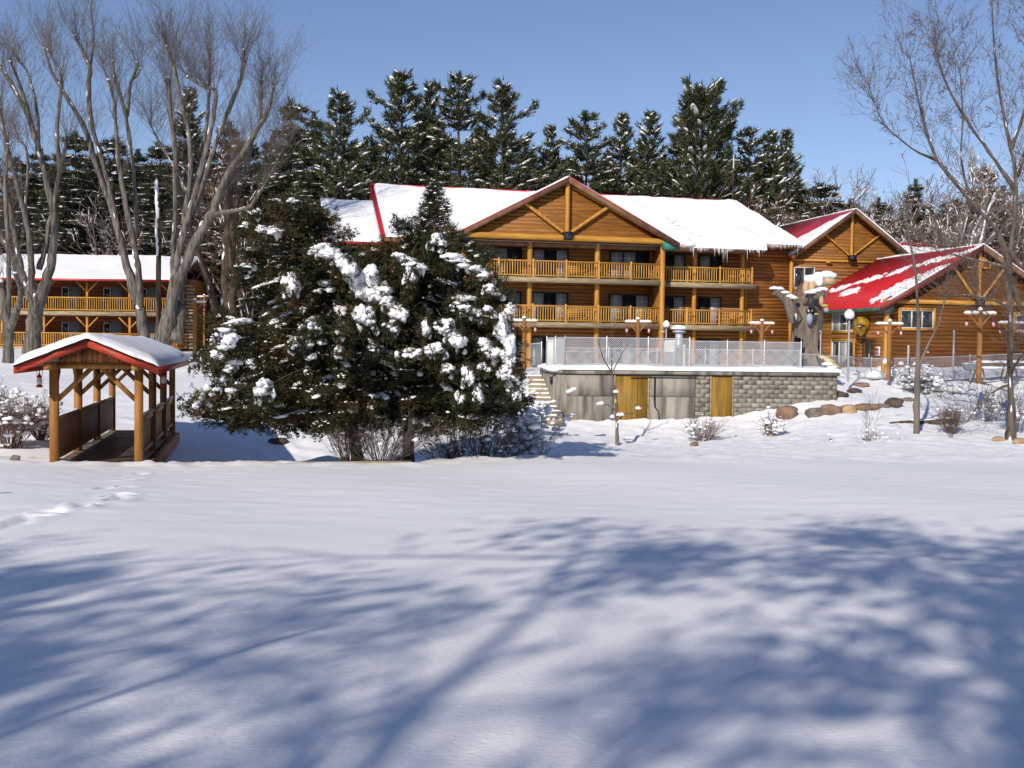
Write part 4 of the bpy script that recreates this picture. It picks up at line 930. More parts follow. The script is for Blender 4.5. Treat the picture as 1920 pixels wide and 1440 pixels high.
# poolside tables and chairs dimly seen behind the wire
for px, Y, w, l in ((1075, 52, .9, 'covered pink brown poolside table behind the wire, beside the pale cabinet'), (1105, 52.5, .8, 'second covered poolside table behind the wire, right of the pink one'), (1225, 52, 1.0, 'pinkish covered poolside table behind the wire, left of the globe lamp')):
    a = at(px, 690, Y); t = thing('patio_table', l, 'table', tuple(a), rad(10))
    m_ = bpy.data.materials.get('pinkish_cover') or M('pinkish_cover', (.42, .26, .20), (.55, .36, .29), .8, (2, 2, 2))
    Acc().box(-w / 2, w / 2, -.4, .4, .78, .84).obj('tabletop', m_, t)
    for sx in (-1, 1):
        for sy in (-1, 1): Acc().tube([(sx * (w / 2 - .06), sy * .34, 0), (sx * (w / 2 - .06), sy * .34, .78)], [.03] * 2, 6).obj('leg', POST, t)
    Acc().box(-w / 2 + .02, w / 2 - .02, .38, .40, .1, .78).obj('skirt', m_, t)

# lantern posts with two arms
def lantern_post(px, yarm, Y, ybot, label, s=1.0, both=True, mat=LPOST, arms=(1, 1), rot=0):
    b = at(px, ybot, Y); a = at(px, yarm, Y); h = a[2] - b[2]
    t = thing('lantern_post', label, 'post', tuple(b), rot, 'wooden lantern posts with snow on their arms')
    Acc().tube([(0, 0, -.3), (0, 0, h + .12 * s)], [.115 * s, .10 * s], 10).obj('pole', mat, t, smooth=True)
    for i, sx in enumerate((-1, 1)):
        if not arms[i]: continue
        am = Acc().tube([(sx * .09 * s, 0, h - .06 * s), (sx * .64 * s, 0, h - .06 * s)], [.05 * s] * 2, 8).obj('arm', mat, t, smooth=True)
        A_ = Acc(); blobs(A_, [(sx * .24 * s, 0, h + .0), (sx * .48 * s, 0, h + .0)], [(.22 * s, .085 * s, .10 * s)] * 2, 2, .08); A_.obj('arm_snow', SNOW, am, smooth=True)
        Acc().tube([(sx * .06 * s, 0, h - .52 * s), (sx * .42 * s, 0, h - .1 * s)], [.035 * s] * 2, 6).obj('brace', mat, t, smooth=True)
        lp = (b[0] + math.cos(rot) * sx * .56 * s, b[1] + math.sin(rot) * sx * .56 * s, b[2] + h - .13 * s)
        lantern(lp, .75 * s, f'red lantern on {"left" if sx < 0 else "right"} arm, post {label.split(" post ", 1)[1]}')
    A_ = Acc(); blobs(A_, [(0, 0, h + .14 * s)], [(.11 * s, .11 * s, .11 * s)], 2, .1); A_.obj('snow_cap', SNOW, t, smooth=True)
lantern_post(982, 601, 54, 690, 'wooden lantern post beside the cedars and left globe lamp')
lantern_post(1195, 603, 54, 690, 'wooden lantern post in front of the middle gable balconies')
lantern_post(1427, 606, 57, 690, 'wooden lantern post at the right end of the recessed balconies')
lantern_post(1666, 607, 52, 702, 'wooden lantern post at the near corner of the log hall')
lantern_post(1835, 587, 44.5, 706, 'large wooden lantern post nearest the camera before the hall')
lantern_post(1894, 605, 55, 692, 'wooden lantern post behind the right hand bare tree')
lantern_post(365, 566, 64, 668, 'wooden lantern post beside the motel end wall', arms=(0, 1))
lantern_post(383, 556, 78, 640, 'wooden lantern post far up the slope behind the motel corner', s=.8)

# hollow tree play sculpture
ct = at(1510, 690, 60.0)
tree_s = thing('hollow_tree_sculpture', 'big hollow stump sculpture with two branch stubs, arches and jagged top', 'sculpture', tuple(ct), 0)
A_ = Acc(); K, N_ = 40, 44
th = np.arange(K) * 2 * math.pi / K
Hs = 4.55
V = np.zeros((N_, K, 3))
for i in range(N_):
    z = i / (N_ - 1); zz = z * Hs
    r = .78 + .95 * math.exp(-z * 9) + .12 * math.exp(-((z - .62) / .16) ** 2) - .12 * z
    flute = 1 + (.20 * math.exp(-z * 5) + .05) * np.sin(th * 5 + z * 3) + .04 * np.sin(th * 11 + 2 * z)
    top = (z > .93) * (.22 * np.sin(th * 4 + 1) + .18 * np.sin(th * 7)) if z > .93 else 0
    V[i, :, 0] = r * flute * np.cos(th) + .1 * z; V[i, :, 1] = r * flute * np.sin(th) * .85; V[i, :, 2] = zz + top
idx = np.arange(N_ * K).reshape(N_, K); F = np.stack([idx[:-1], np.roll(idx[:-1], -1, 1), np.roll(idx[1:], -1, 1), idx[1:]], -1).reshape(-1, 4)
# cut the two arches out of the front
cen = V.reshape(-1, 3)[F].mean(1)
def arch(x0, w, zt): return (cen[:, 1] < -.2) & (np.abs(cen[:, 0] - x0) < w * np.sqrt(np.clip(1 - (cen[:, 2] / zt) ** 3, 0, 1))) & (cen[:, 2] < zt)
F = F[~(arch(-.62, .40, 1.75) | arch(.72, .30, 1.6))]
A_.add(V.reshape(-1, 3), F); A_.obj('trunk', SCULP, tree_s, smooth=True)
Acc().tube([(.05, .1, 0), (.05, .1, Hs - .4)], [.42, .3], 14).obj('hollow_shade_fill', BLACK, tree_s)  # black tube stands in for the shade inside the hollow
bs = [at(1492, 600, 59.6), at(1478, 566, 59.3), at(1466, 552, 59.2), at(1452, 545, 59.1)]
l_ = Acc().tube([tuple(p - ct) for p in bs], [.40, .30, .26, .25], 14).obj('branch_stub', SCULP, tree_s, smooth=True)
A_ = Acc(); pts_ = [tuple(at(x, y, 59.1) - ct) for x, y in ((1452, 541), (1461, 542), (1471, 549), (1481, 556), (1488, 559))]
blobs(A_, pts_, [(.30, .26, .13)] * 5, 2, .18); A_.obj('branch_snow', SNOW, l_, smooth=True)
bs = [at(1515, 600, 59.4), at(1528, 575, 58.9), at(1545, 560, 58.6)]
l_ = Acc().tube([tuple(p - ct) for p in [at(1510, 562, 59.5), at(1528, 556, 59), at(1547, 551, 58.7)]], [.34, .26, .24], 12).obj('branch_stub', SCULP, tree_s, smooth=True)
A_ = Acc(); blobs(A_, [tuple(at(x, y, 58.8) - ct) for x, y in ((1520, 549), (1531, 546), (1541, 543))], [(.38, .3, .15)] * 3, 2, .15); A_.obj('branch_snow', SNOW, l_, smooth=True)
# woodpecker-like birds and a tan animal figure
def figure(name, label, cat, px, py, Y, parts):
    P = at(px, py, Y); t = thing(name, label, cat, tuple(P), 0)
    for nm, m_, cs_, ss_ in parts:
        A_ = Acc(); blobs(A_, cs_, ss_, 2, .05, flat=1.0); A_.obj(nm, m_, t, smooth=True)
    return t
GREYB = M('grey_blue_paint', (.20, .26, .32), (.28, .34, .40), .5, (3, 3, 3)); WFIG = M('pale_grey_paint', (.55, .56, .58), rough=.5); DFIG = M('charcoal_paint', (.03, .035, .04), rough=.5)
LIME = M('lime_paint', (.42, .42, .06), rough=.5)
figure('bird_figure', 'grey blue owl-like figure peering from a knot on the hollow tree', 'figure', 1518, 592, 59.0,
       [('body', GREYB, [(0, 0, -.15)], [(.19, .18, .36)]), ('head', DFIG, [(0, .02, .25)], [(.22, .18, .2)]), ('eyes', WFIG, [(-.09, -.13, .28), (.09, -.13, .28)], [(.06, .06, .08)] * 2), ('wing', DFIG, [(.27, .05, -.05)], [(.10, .18, .30)]), ('beak', LIME, [(.34, -.1, .10)], [(.14, .06, .05)])])
figure('tan_animal_figure', 'tan animal figure bent over the top of the hollow tree under thick snow', 'figure', 1522, 535, 59.4,
       [('body', TAN, [(.05, 0, .08), (.5, .1, .2), (.95, .15, .25)], [(.36, .3, .28), (.40, .32, .30), (.46, .34, .28)]), ('leg', TAN, [(-.35, -.1, -.2)], [(.2, .22, .45)]), ('leg', TAN, [(-.05, -.2, -.25)], [(.18, .2, .42)]),
        ('snow_cover', SNOW, [(-.1, -.02, .34), (.35, 0, .5), (.85, .1, .60), (1.1, .1, .56), (.35, -.2, .2)], [(.36, .34, .26), (.36, .36, .26), (.46, .38, .24), (.32, .34, .18), (.22, .2, .3)])])
figure('dangling_figure', 'small figure with lime boots hanging below the right branch stub', 'figure', 1540, 562, 58.5,
       [('leg', TAN, [(.0, 0, -.05)], [(.13, .12, .3)]), ('boot', LIME, [(.18, -.05, -.32)], [(.2, .12, .08)]), ('bucket', POLEG, [(.28, 0, -.55)], [(.14, .14, .15)]), ('arm', DFIG, [(-.55, 0, -.15)], [(.22, .2, .35)])])
figure('small_bird_figure', 'small black and white bird figure clinging to the stump bark', 'figure', 1492, 594, 59.0, [('body', WFIG, [(0, 0, 0)], [(.08, .1, .2)]), ('wing', DFIG, [(-.07, -.02, -.08)], [(.06, .1, .18)])])
# buff slide at its foot
P = at(1556, 680, 50.5); t = thing('slide_board', 'buff coloured curved board or slide end poking out of the snow beside the platform', 'slide', tuple(P))
A_ = Acc(); pr = [at(1542, 668, 51), at(1552, 672, 50.6), at(1560, 680, 50.3), at(1570, 690, 50)]
for a, b in zip(pr[:-1], pr[1:]): A_.bar(a - P, b - P, .55, .12)
A_.obj('board', M('buff_board', (.58, .45, .26), (.66, .53, .33), .7, (2, 2, 2)), t)
A_ = Acc(); blobs(A_, [tuple(at(x, y, 50) - P) for x, y in ((1551, 684), (1558, 690), (1566, 696))], [(.3, .25, .15)] * 3, 2, .1); A_.obj('snow_lump', SNOW, t, smooth=True)

# ------------------------------------------------------------------ rocks, logs, snow piles
def rock(px, py, w, h, Y, mat, label):
    P = hit(px, py + h * .35); Y = P[1]; P[2] += h * .22 * Y / FPX; sx = w / FPX * Y / 2; sz = h / FPX * Y / 2
    V0, F0 = ICO[3]; q = V0 * 1.0 + rnd.random() * 50
    r = 1 + .28 * snoise(q, 1.6) + .10 * snoise(q, 4); V = V0 * r[:, None]
    V = np.sign(V) * np.abs(V) ** .85; V *= np.array([sx * 1.08, sx * .8, sz * 1.15])
    o = Acc().add(V, F0).obj('boulder', mat, None, smooth=True); o.location = tuple(P); tag(o, label, 'boulder', 'boulders along the snow bank')
    return o
for i, (px, py, w, h, Y, mi, l) in enumerate((
    (1477, 773, 40, 24, 46.0, 0, 'pinkish tan boulder nearest the block wall'), (1527, 772, 34, 20, 46.4, 1, 'grey wedge shaped boulder, second from the block wall'),
    (1558, 768, 34, 22, 46.8, 0, 'rounded reddish tan boulder in the middle of the row'), (1589, 766, 28, 18, 47.0, 2, 'pale buff boulder right of the rounded reddish one'),
    (1622, 763, 40, 15, 47.2, 0, 'long flat red brown boulder in the row'), (1652, 760, 28, 9, 47.4, 1, 'low thin grey boulder between the flat red one and the dark one'), (1676, 755, 32, 18, 47.6, 3, 'dark angular boulder at the right end of the row'),
    (1701, 749, 28, 9, 48, 1, 'flat grey boulder touching the sapling trunk'), (1575, 739, 28, 11, 48.5, 3, 'dark flat boulder at the corner of the block wall'), (1603, 732, 24, 10, 49.5, 3, 'dark brown boulder just above the corner one'),
    (1616, 721, 26, 9, 51, 0, 'reddish boulder highest on the bank beneath snow'), (1738, 737, 12, 6, 49, 1, 'tiny grey stone alone on the slope behind the sapling'), (1873, 823, 22, 11, 38.6, 2, 'buff stone left of the right hand tree foot'), (1912, 826, 24, 12, 38.6, 2, 'buff stone right of the right hand tree foot'),
    (28, 858, 16, 12, 27.8, 1, 'small grey stone left of the footbridge front post'), (522, 826, 34, 13, 36.2, 3, 'dark log end poking from the frozen stream under the cedar'), (1302, 832, 14, 9, 40, 0, 'small brown stone under the reddish shrub'))):
    rock(px, py, w, h, Y, ROCKS[mi], l)
P = at(1735, 797, 42.5)
t = thing('fallen_log', 'thick broken brown log lying in snow behind the sapling', 'log', tuple(P))
Acc().tube([tuple(at(x, y, Y) - P) for x, y, Y in ((1668, 795, 42.6), (1690, 795, 42.6), (1712, 799, 42.5), (1750, 799, 42.4), (1793, 797, 42.3))], [.07, .13, .24, .27, .24], 12).obj('trunk', BARKD, t, smooth=True)
Acc().tube([tuple(at(x, y, 42.5) - P) for x, y in ((1700, 796), (1730, 790), (1800, 788))], [.05, .09, .08], 8).obj('branch', BARKD, t, smooth=True)
A_ = Acc(); blobs(A_, [tuple(at(x, 788, 42.5) - P) for x in (1722, 1745, 1768)], [(.35, .2, .06)] * 3, 2, .1); A_.obj('snow_cover', SNOW, t, smooth=True)
for k, (pts_, l) in enumerate(((((1580, 785, 44), (1650, 783, 44), (1692, 778, 44)), 'thin dark branch lying on snow below the boulder row'), (((1690, 716, 50), (1740, 716, 50), (1800, 712, 50), (1860, 722, 50)), 'long dark branch lying across the bank below the low fence'))):
    P = at(*pts_[0]); t = thing('fallen_branch', l, 'branch', tuple(P)); Acc().tube([tuple(at(*q) - P) for q in pts_], np.linspace(.045, .02, len(pts_)), 6).obj('stem', BARKD, t)
def snowpile(px, py, wpx, hpx, Y, label, n=9):
    c = []; s = []
    P = at(px, py, Y); P[2] = gz(P[0], P[1]) + hpx * Y / FPX * .3
    for i in range(n):
        a = rnd.uniform(-1, 1); k = Y / FPX
        c.append((P[0] + a * wpx * k * .5, P[1] + rnd.uniform(-.5, .5), P[2] - hpx * k * .3 + rnd.uniform(-.3, .3) * hpx * k)); s.append((rnd.uniform(.3, .6) * wpx * k * .32, .5, rnd.uniform(.5, 1) * hpx * k * .6))
    A_ = Acc(); blobs(A_, c, s, 3, .22, 2.4); o = A_.obj('snow_pile', SNOW, None, smooth=True); tag(o, label, 'snow pile', 'ploughed snow piles in front of the buildings')
snowpile(1590, 690, 90, 24, 54, 'blocky snow pile beside the buff board and globe lamp', 10)
snowpile(1660, 694, 60, 20, 55, 'snow pile at the foot of the hall corner lantern post')
snowpile(1735, 690, 100, 30, 51, 'largest lumpy snow pile heaped against the low fence', 16)
snowpile(1805, 698, 50, 16, 50, 'low snow pile left of the large lantern post')
snowpile(400, 645, 46, 26, 63, 'rounded shaded snow heap beside the lantern post at the motel')
snowpile(455, 640, 60, 26, 60, 'snow heap half hidden behind the left edge of the cedars')
c = at(1656, 680, 53); o = Acc().lathe((0, 0, 0), [(.12, -.5), (.10, -.05), (.0, 0)], 8).obj('post', POST); 
o.location = tuple(c); tag(o, 'short stub post with a round ball of snow on it beside the low fence', 'stub post')
A_ = Acc(); blobs(A_, [(.2, 0, .0)], [(.24, .2, .22)], 2, .1); A_.obj('snow_cap', SNOW, o, smooth=True)
# snow covered picnic tables, barrel grill
for px, py, Y, w, l in ((1862, 690, 52, 2.0, 'snow covered picnic table right of the large lantern post'), (1918, 690, 52, 1.6, 'snow covered picnic table at the right edge of the picture')):
    P = at(px, py, Y); t = thing('picnic_table', l, 'table', tuple(P), rad(4), 'picnic tables under snow')
    Acc().box(-w / 2, w / 2, -.35, .35, .22, .28).obj('tabletop', DECK, t)
    for sy in (-.7, .62): Acc().box(-w / 2, w / 2, sy, sy + .24, -.05, .0).obj('seat', DECK, t)
    for sx in (-.35, .35):
        for sy in (-1, 1): Acc().bar((sx * w, sy * .6, -.6), (sx * w, sy * .2, .22), .06).obj('leg', DECK, t)
    A_ = Acc(); blobs(A_, [(-w * .25, 0, .27), (w * .25, 0, .27), (-w * .25, -.6, 0), (w * .25, -.6, 0)], [(w * .3, .42, .12), (w * .3, .42, .12), (w * .3, .16, .09), (w * .3, .16, .09)], 2, .08); A_.obj('snow_cover', SNOW, t, smooth=True)
P = at(1820, 684, 52); t = thing('barrel_grill', 'grey metal barrel grill with snow rim left of the picnic table', 'grill', tuple(P))
Acc().lathe((0, 0, 0), [(.02, -.3), (.3, -.24), (.42, 0), (.42, .06)], 14).obj('bowl', POLEG, t, smooth=True)
A_ = Acc(); blobs(A_, [(0, 0, .06)], [(.42, .4, .05)], 2, .05); A_.obj('snow_cover', SNOW, t, smooth=True); Acc().tube([(0, 0, -.8), (0, 0, -.28)], [.05, .05], 6).obj('leg', POLEG, t)
# antenna mast on the ridge behind, frosted twigs between buildings
P = at(1375, 330, 84); h = at(1375, 290, 84)[2] - P[2]; t = thing('antenna_mast', 'thin white antenna mast rising behind the right end of the lodge ridge', 'antenna', tuple(P))
Acc().tube([(0, 0, -6), (0, 0, h * .35)], [.04, .04], 6).obj('mast', BARKD, t); Acc().tube([(0, 0, h * .352), (0, 0, h)], [.05, .04], 6).obj('mast', WHITEP, t); Acc().tube([(0, 0, h * .75), (.5, 0, h * .75)], [.03, .03], 6).obj('arm', WHITEP, t)

# ------------------------------------------------------------------ bare trees
def grow_twigs(base, dirs, lens, rads, out, rs_, levels=2, nseg=4, up=.25, spread=.55, kids=5, wob=.12, ratio=.5):
    """arrays of shoots; appends segment arrays to out and returns the tips"""
    tips = []
    for lv in range(levels + 1):
        if lv: nseg = 3
        n = len(base)
        if n == 0: break
        P = base.copy(); D = norm(dirs); L = lens; r = rads
        pts = [P.copy()]; ds = [D.copy()]
        for s in range(nseg):
            D = norm(D + rs_.normal(0, wob, (n, 3)) + np.array([0, 0, up * .35]))
            P2 = P + D * (L / nseg)[:, None]
            out[0].append(P); out[1].append(P2); out[2].append(r * (1 - .7 * s / nseg)); out[3].append(r * (1 - .7 * (s + 1) / nseg))
            P = P2; pts.append(P.copy()); ds.append(D.copy())
        tips.append(P)
        if lv == levels: break
        k = kids if np.isscalar(kids) else kids[lv]
        nb, nd, nl, nr = [], [], [], []
        for j in range(k):
            t = rs_.uniform(.2, .98, n); i0 = np.minimum((t * nseg).astype(int), nseg - 1); fr = t * nseg - i0
            ptsA = np.stack(pts); dA = np.stack(ds); ar = np.arange(n)
            b = ptsA[i0, ar] * (1 - fr)[:, None] + ptsA[i0 + 1, ar] * fr[:, None]
            nb.append(b); nd.append(norm(dA[i0 + 1, ar] + rs_.normal(0, spread, (n, 3)))); nl.append(L * rs_.uniform(.3, .7, n) * (1.1 - .5 * t)); nr.append(r * ratio)
        base, dirs, lens, rads = np.concatenate(nb), np.concatenate(nd), np.concatenate(nl), np.maximum(np.concatenate(nr), .0045)
    return np.concatenate(tips)

def px_line(pts, Y, dy=0.0, k_=False):
    """photo polyline (px,py,half width px) -> world points, radii; depth drifts by dy along it"""
    n = len(pts); P, r = [], []
    for i, (x, y, w) in enumerate(pts):
        w = w * (.68 if k_ and len(pts) > 2 and i > 0 else 1)
        yy = Y + dy * i / max(1, n - 1); P.append(at(x, y, yy)); r.append(max(w, .35) * yy / FPX)
    # resample smoothly
    P = np.array(P); r = np.array(r); t = np.arange(n); tt = np.linspace(0, n - 1, (n - 1) * 4 + 1)
    Q = np.stack([np.interp(tt, t, P[:, j]) for j in range(3)], -1)
    for _ in range(2): Q[1:-1] = .25 * Q[:-2] + .5 * Q[1:-1] + .25 * Q[2:]
    R_ = np.interp(tt, t, r); Q[1:-1] += rng.normal(0, 1, (len(Q) - 2, 3)) * (R_[1:-1, None] * .12)
    return Q, R_

def bare_tree(label, limbs, Y, seed, twig_from=.35, ntw=60, tlen=(1.5, 3.2), up=1.0, twigmat=TWIG, bark=BARK, snow=.5, kids=(4, 3), trad=.014, spread=.55, knobs=True, name='bare_tree', buds=False, wob=.12, fan=.5, group=None, ntop=None, slim=False):
    """limbs: list of polylines in photo pixels; the first holds the trunk foot"""
    rs_ = np.random.default_rng(seed)
    foot = at(limbs[0][0][0], limbs[0][0][1], Y)
    t = thing(name, label, 'tree', tuple(foot), 0, group)
    A_ = Acc(); S_ = Acc(); out = [[], [], [], []]; B, D, Ls, Rs = [], [], [], []
    for li, lb in enumerate(limbs):
        dy = rs_.uniform(-2.5, 2.5) if li else 0
        Q, R_ = px_line(lb, Y, dy, slim); Q = Q - foot
        if li and True:      # root of limb starts inside parent at tree depth
            pass
        A_.tube(Q, R_ * (1 + .08 * rs_.normal(size=len(R_))), 9)
        n = len(Q)
        if knobs: blobs(A_, [Q[-1]], [(R_[-1] * 1.5,) * 3], 1, .2, flat=1)
        # snow lying along the upper side of leaning limbs
        T = norm(np.gradient(Q, axis=0))
        for i in range(n - 1):
            lean = 1 - abs(T[i][2])
            if rs_.random() < snow * (.2 + 1.8 * lean):
                side = norm(np.array([-.25, -.35, .9]) - T[i] * np.dot(np.array([-.25, -.35, .9]), T[i]))
                a = Q[i] + side * R_[i] * .75; b = Q[i + 1] + side * R_[i + 1] * .75; w = .42 * R_[i]
                S_.tube([a, (a + b) / 2, b], [w * .5, w * rs_.uniform(.7, 1.2), w * .4], 5)
        if R_[-1] > .02: blobs(S_, [Q[-1] + np.array([0, -.03, R_[-1] * .9])], [(R_[-1] * 1.25, R_[-1] * 1.25, R_[-1] * .9)], 1, .2)
        Lt = np.linalg.norm(np.diff(Q, axis=0), axis=1).sum()
        for j in range(int(ntw * min(1.6, Lt / 8))):
            f = twig_from + (1 - twig_from) * rs_.random() ** .7; i = min(int(f * (n - 1)), n - 2); q = Q[i] + (Q[i + 1] - Q[i]) * rs_.random()
            d = T[i] * .6 + rs_.normal(0, fan, 3) * np.array([1, 1, .5]) + np.array([0, 0, up])
            B.append(q); D.append(d); Ls.append(rs_.uniform(*tlen) * (.55 + .6 * f)); Rs.append(trad * rs_.uniform(.7, 1.3))
        for j in range(ntop if ntop is not None else ntw // 3):
            B.append(Q[-1]); D.append(T[-1] * .5 + rs_.normal(0, fan, 3) * np.array([1, 1, .4]) + np.array([0, 0, up])); Ls.append(rs_.uniform(*tlen)); Rs.append(trad)
    tips = grow_twigs(np.array(B), np.array(D), np.array(Ls), np.array(Rs), out, rs_, len(kids), 4, .3, spread, kids, wob)
    A_.obj('trunk', bark, t, smooth=True)
    C_ = Acc().segs(*[np.concatenate(o) for o in out], 3)
    C_.obj('crown', twigmat, t, kind='stuff')
    if S_.n: S_.obj('branch_snow', SNOW, t, smooth=True, kind='stuff')
    if buds:
        P0_, P1_ = np.concatenate(out[0]), np.concatenate(out[1]); m = len(P0_); pick = rs_.integers(0, m, min(buds, m * 3)); p = P0_[pick] + (P1_[pick] - P0_[pick]) * rs_.random((len(pick), 1))
        u = norm(rs_.normal(size=(len(pick), 3))); v = norm(np.cross(u, rs_.normal(size=(len(pick), 3)))); s = rs_.uniform(.010, .028, (len(pick), 1))
        V = np.stack([p + u * s, p - u * s * .5 + v * s, p - u * s * .5 - v * s], 1).reshape(-1, 3)
        Acc().add(V, np.arange(len(V)).reshape(-1, 3)).obj('buds', BUD, t, kind='stuff')
    return t
k = 1 / 2.0575
def Z(*pts): return [(x * k, y * k, w * .60) for x, y, w in pts]
bare_tree('many stemmed pollarded bare tree at the left edge, its forks starting below the gallery rails', [
    Z((118, 1370, 27), (128, 1260, 24), (140, 1180, 22), (175, 1090, 17), (205, 980, 13), (212, 850, 11), (180, 690, 10), (150, 580, 9), (120, 470, 8), (70, 370, 7), (20, 285, 6), (0, 255, 5)),
    Z((140, 1200, 14), (105, 1110, 13), (60, 1010, 11), (30, 960, 9), (-10, 880, 8)),
    Z((130, 1180, 13), (120, 1080, 11), (118, 960, 10), (95, 820, 8), (60, 690, 7), (30, 590, 7), (0, 420, 5)),
    Z((115, 1130, 10), (75, 1010, 9), (55, 900, 8), (35, 780, 7), (0, 700, 6)),
    Z((150, 1040, 9), (178, 940, 8), (190, 860, 6), (235, 640, 6), (262, 530, 4)),
    Z((205, 830, 6), (228, 660, 6), (222, 560, 7), (217, 500, 6), (232, 380, 5), (240, 290, 4), (205, 225, 3), (185, 195, 3)),
    Z((150, 600, 6), (148, 480, 5), (135, 370, 4), (118, 325, 4), (105, 270, 3), (72, 235, 2.5)),
    Z((122, 470, 5), (85, 350, 5), (55, 270, 4), (40, 240, 3)),
    Z((95, 840, 5), (110, 640, 4), (100, 560, 3), (70, 545, 2.5))], 61, 1, ntw=34, tlen=(1.3, 3.2), group=None, ntop=9, twig_from=.5, fan=.6, trad=.012)
bare_tree('lower grey tree at the left edge with a short fork beside the footbridge bush', [
    Z((30, 1400, 18), (35, 1300, 16), (20, 1190, 14), (0, 1100, 12)), Z((35, 1290, 13), (70, 1180, 11), (85, 1120, 8), (60, 1060, 6)), Z((30, 1250, 9), (35, 1100, 8), (28, 900, 7), (20, 700, 6), (30, 560, 4))], 58, 2, ntw=16, tlen=(1.5, 3), ntop=14)
bare_tree('tall leaning pollarded tree rising right of the left edge cluster, forking into pale snowy poles', [
    Z((562, 1330, 20), (545, 1220, 17), (520, 1130, 15), (480, 1000, 12), (450, 870, 10), (415, 760, 8), (365, 620, 8), (330, 500, 8), (265, 385, 6), (200, 285, 5), (172, 190, 3)),
    Z((545, 1210, 13), (535, 1050, 10), (515, 930, 9), (485, 790, 8), (455, 620, 7), (445, 470, 5.5), (440, 390, 5), (418, 312, 4)),
    Z((470, 950, 8), (430, 760, 7), (385, 590, 7), (350, 480, 7), (340, 340, 8), (348, 260, 7), (320, 200, 5), (290, 140, 3.5)),
    Z((348, 265, 4), (360, 180, 3), (362, 120, 3), (350, 20, 1.5)),
    Z((520, 930, 7), (528, 800, 6), (510, 620, 6), (490, 470, 6), (470, 380, 6), (440, 300, 5), (436, 240, 4)),
    Z((492, 450, 5), (500, 320, 4.5), (525, 275, 4), (530, 245, 4)), Z((445, 400, 3), (420, 310, 2.5), (395, 250, 2)), Z((500, 320, 3), (530, 290, 3), (545, 265, 2))], 63, 3, ntw=30, tlen=(1.3, 3.2), ntop=8, twig_from=.5, fan=.6, trad=.012)
bare_tree('broad vase shaped bare tree with dense upright twigs at the motel end', [
    [(305, 645, 17), (322, 560, 15), (345, 500, 15), (372, 440, 13), (400, 395, 11), (418, 340, 9), (445, 300, 8), (475, 255, 7), (503, 212, 5), (512, 165, 3)],
    [(318, 590, 12), (330, 500, 10), (345, 430, 9), (362, 380, 8), (385, 290, 7), (400, 220, 6), (407, 167, 5), (385, 165, 4), (352, 145, 3)],
    [(330, 640, 13), (338, 560, 12), (345, 500, 10)],
    [(325, 560, 8), (325, 470, 7), (328, 400, 6), (330, 300, 6), (318, 200, 6), (315, 150, 6)],
    [(345, 420, 7), (357, 340, 6), (357, 260, 6), (340, 190, 5), (325, 120, 5), (313, 88, 3)],
    [(365, 400, 7), (385, 330, 6), (400, 280, 6), (425, 215, 6), (440, 180, 6), (457, 130, 5), (457, 95, 3)],
    [(373, 330, 5), (388, 230, 5), (393, 160, 4.5), (394, 100, 3)],
    [(385, 420, 7), (405, 398, 6), (440, 396, 5), (470, 388, 5), (484, 365, 5), (505, 330, 3), (520, 300, 2)],
    [(430, 320, 6), (465, 280, 5), (490, 230, 5), (489, 190, 5), (490, 152, 4)],
    [(400, 390, 4), (430, 345, 4), (470, 300, 3), (500, 280, 2), (530, 262, 2)],
    [(350, 360, 4), (330, 320, 3), (300, 270, 3), (280, 230, 2)]], 62, 4, ntw=46, tlen=(1.3, 3.7), ntop=12, fan=.72, twig_from=.5, trad=.012, twigmat=TWIG, kids=(5, 3), slim=True)
bare_tree('slim bare tree just right of the vase shaped one, two straight stems meeting low', [
    [(420, 610, 11), (424, 540, 10), (426, 470, 9), (428, 400, 7), (432, 330, 6), (440, 280, 5)], [(410, 605, 8), (396, 545, 7), (378, 490, 6), (365, 450, 5), (350, 400, 3)], [(435, 600, 8), (436, 520, 7), (437, 430, 6), (450, 350, 4)]], 72, 5, ntw=24, tlen=(2, 4), bark=BARKD, ntop=16)
bare_tree('snow plastered birch trunk without a top behind the motel roof', [[(297, 600, 4.5), (297, 520, 4.5), (297, 440, 4), (296, 350, 4)], [(297, 395, 2), (303, 388, 1), (308, 384, .8)]], 76, 6, ntw=0, ntop=0, bark=BIRCH, snow=.9) if False else None
bt = thing('birch_stub', 'white snow plastered birch trunk, broken off, in front of the motel roof', 'tree', tuple(at(297, 640, 70)))
Q, R_ = px_line([(297, 640, 4.5), (298, 560, 5), (297, 470, 4.5), (296, 400, 4.2), (295, 350, 3.8)], 70); Q = Q - np.array(bt.location)
Acc().tube(Q, R_, 8).obj('trunk', BARKD, bt, smooth=True)
A_ = Acc(); blobs(A_, Q[8:] + np.array([-.03, -.08, 0]), [(.13, .10, .62)] * len(Q[8:]), 1, .2, flat=1); A_.obj('bark_snow', SNOW, bt, smooth=True)

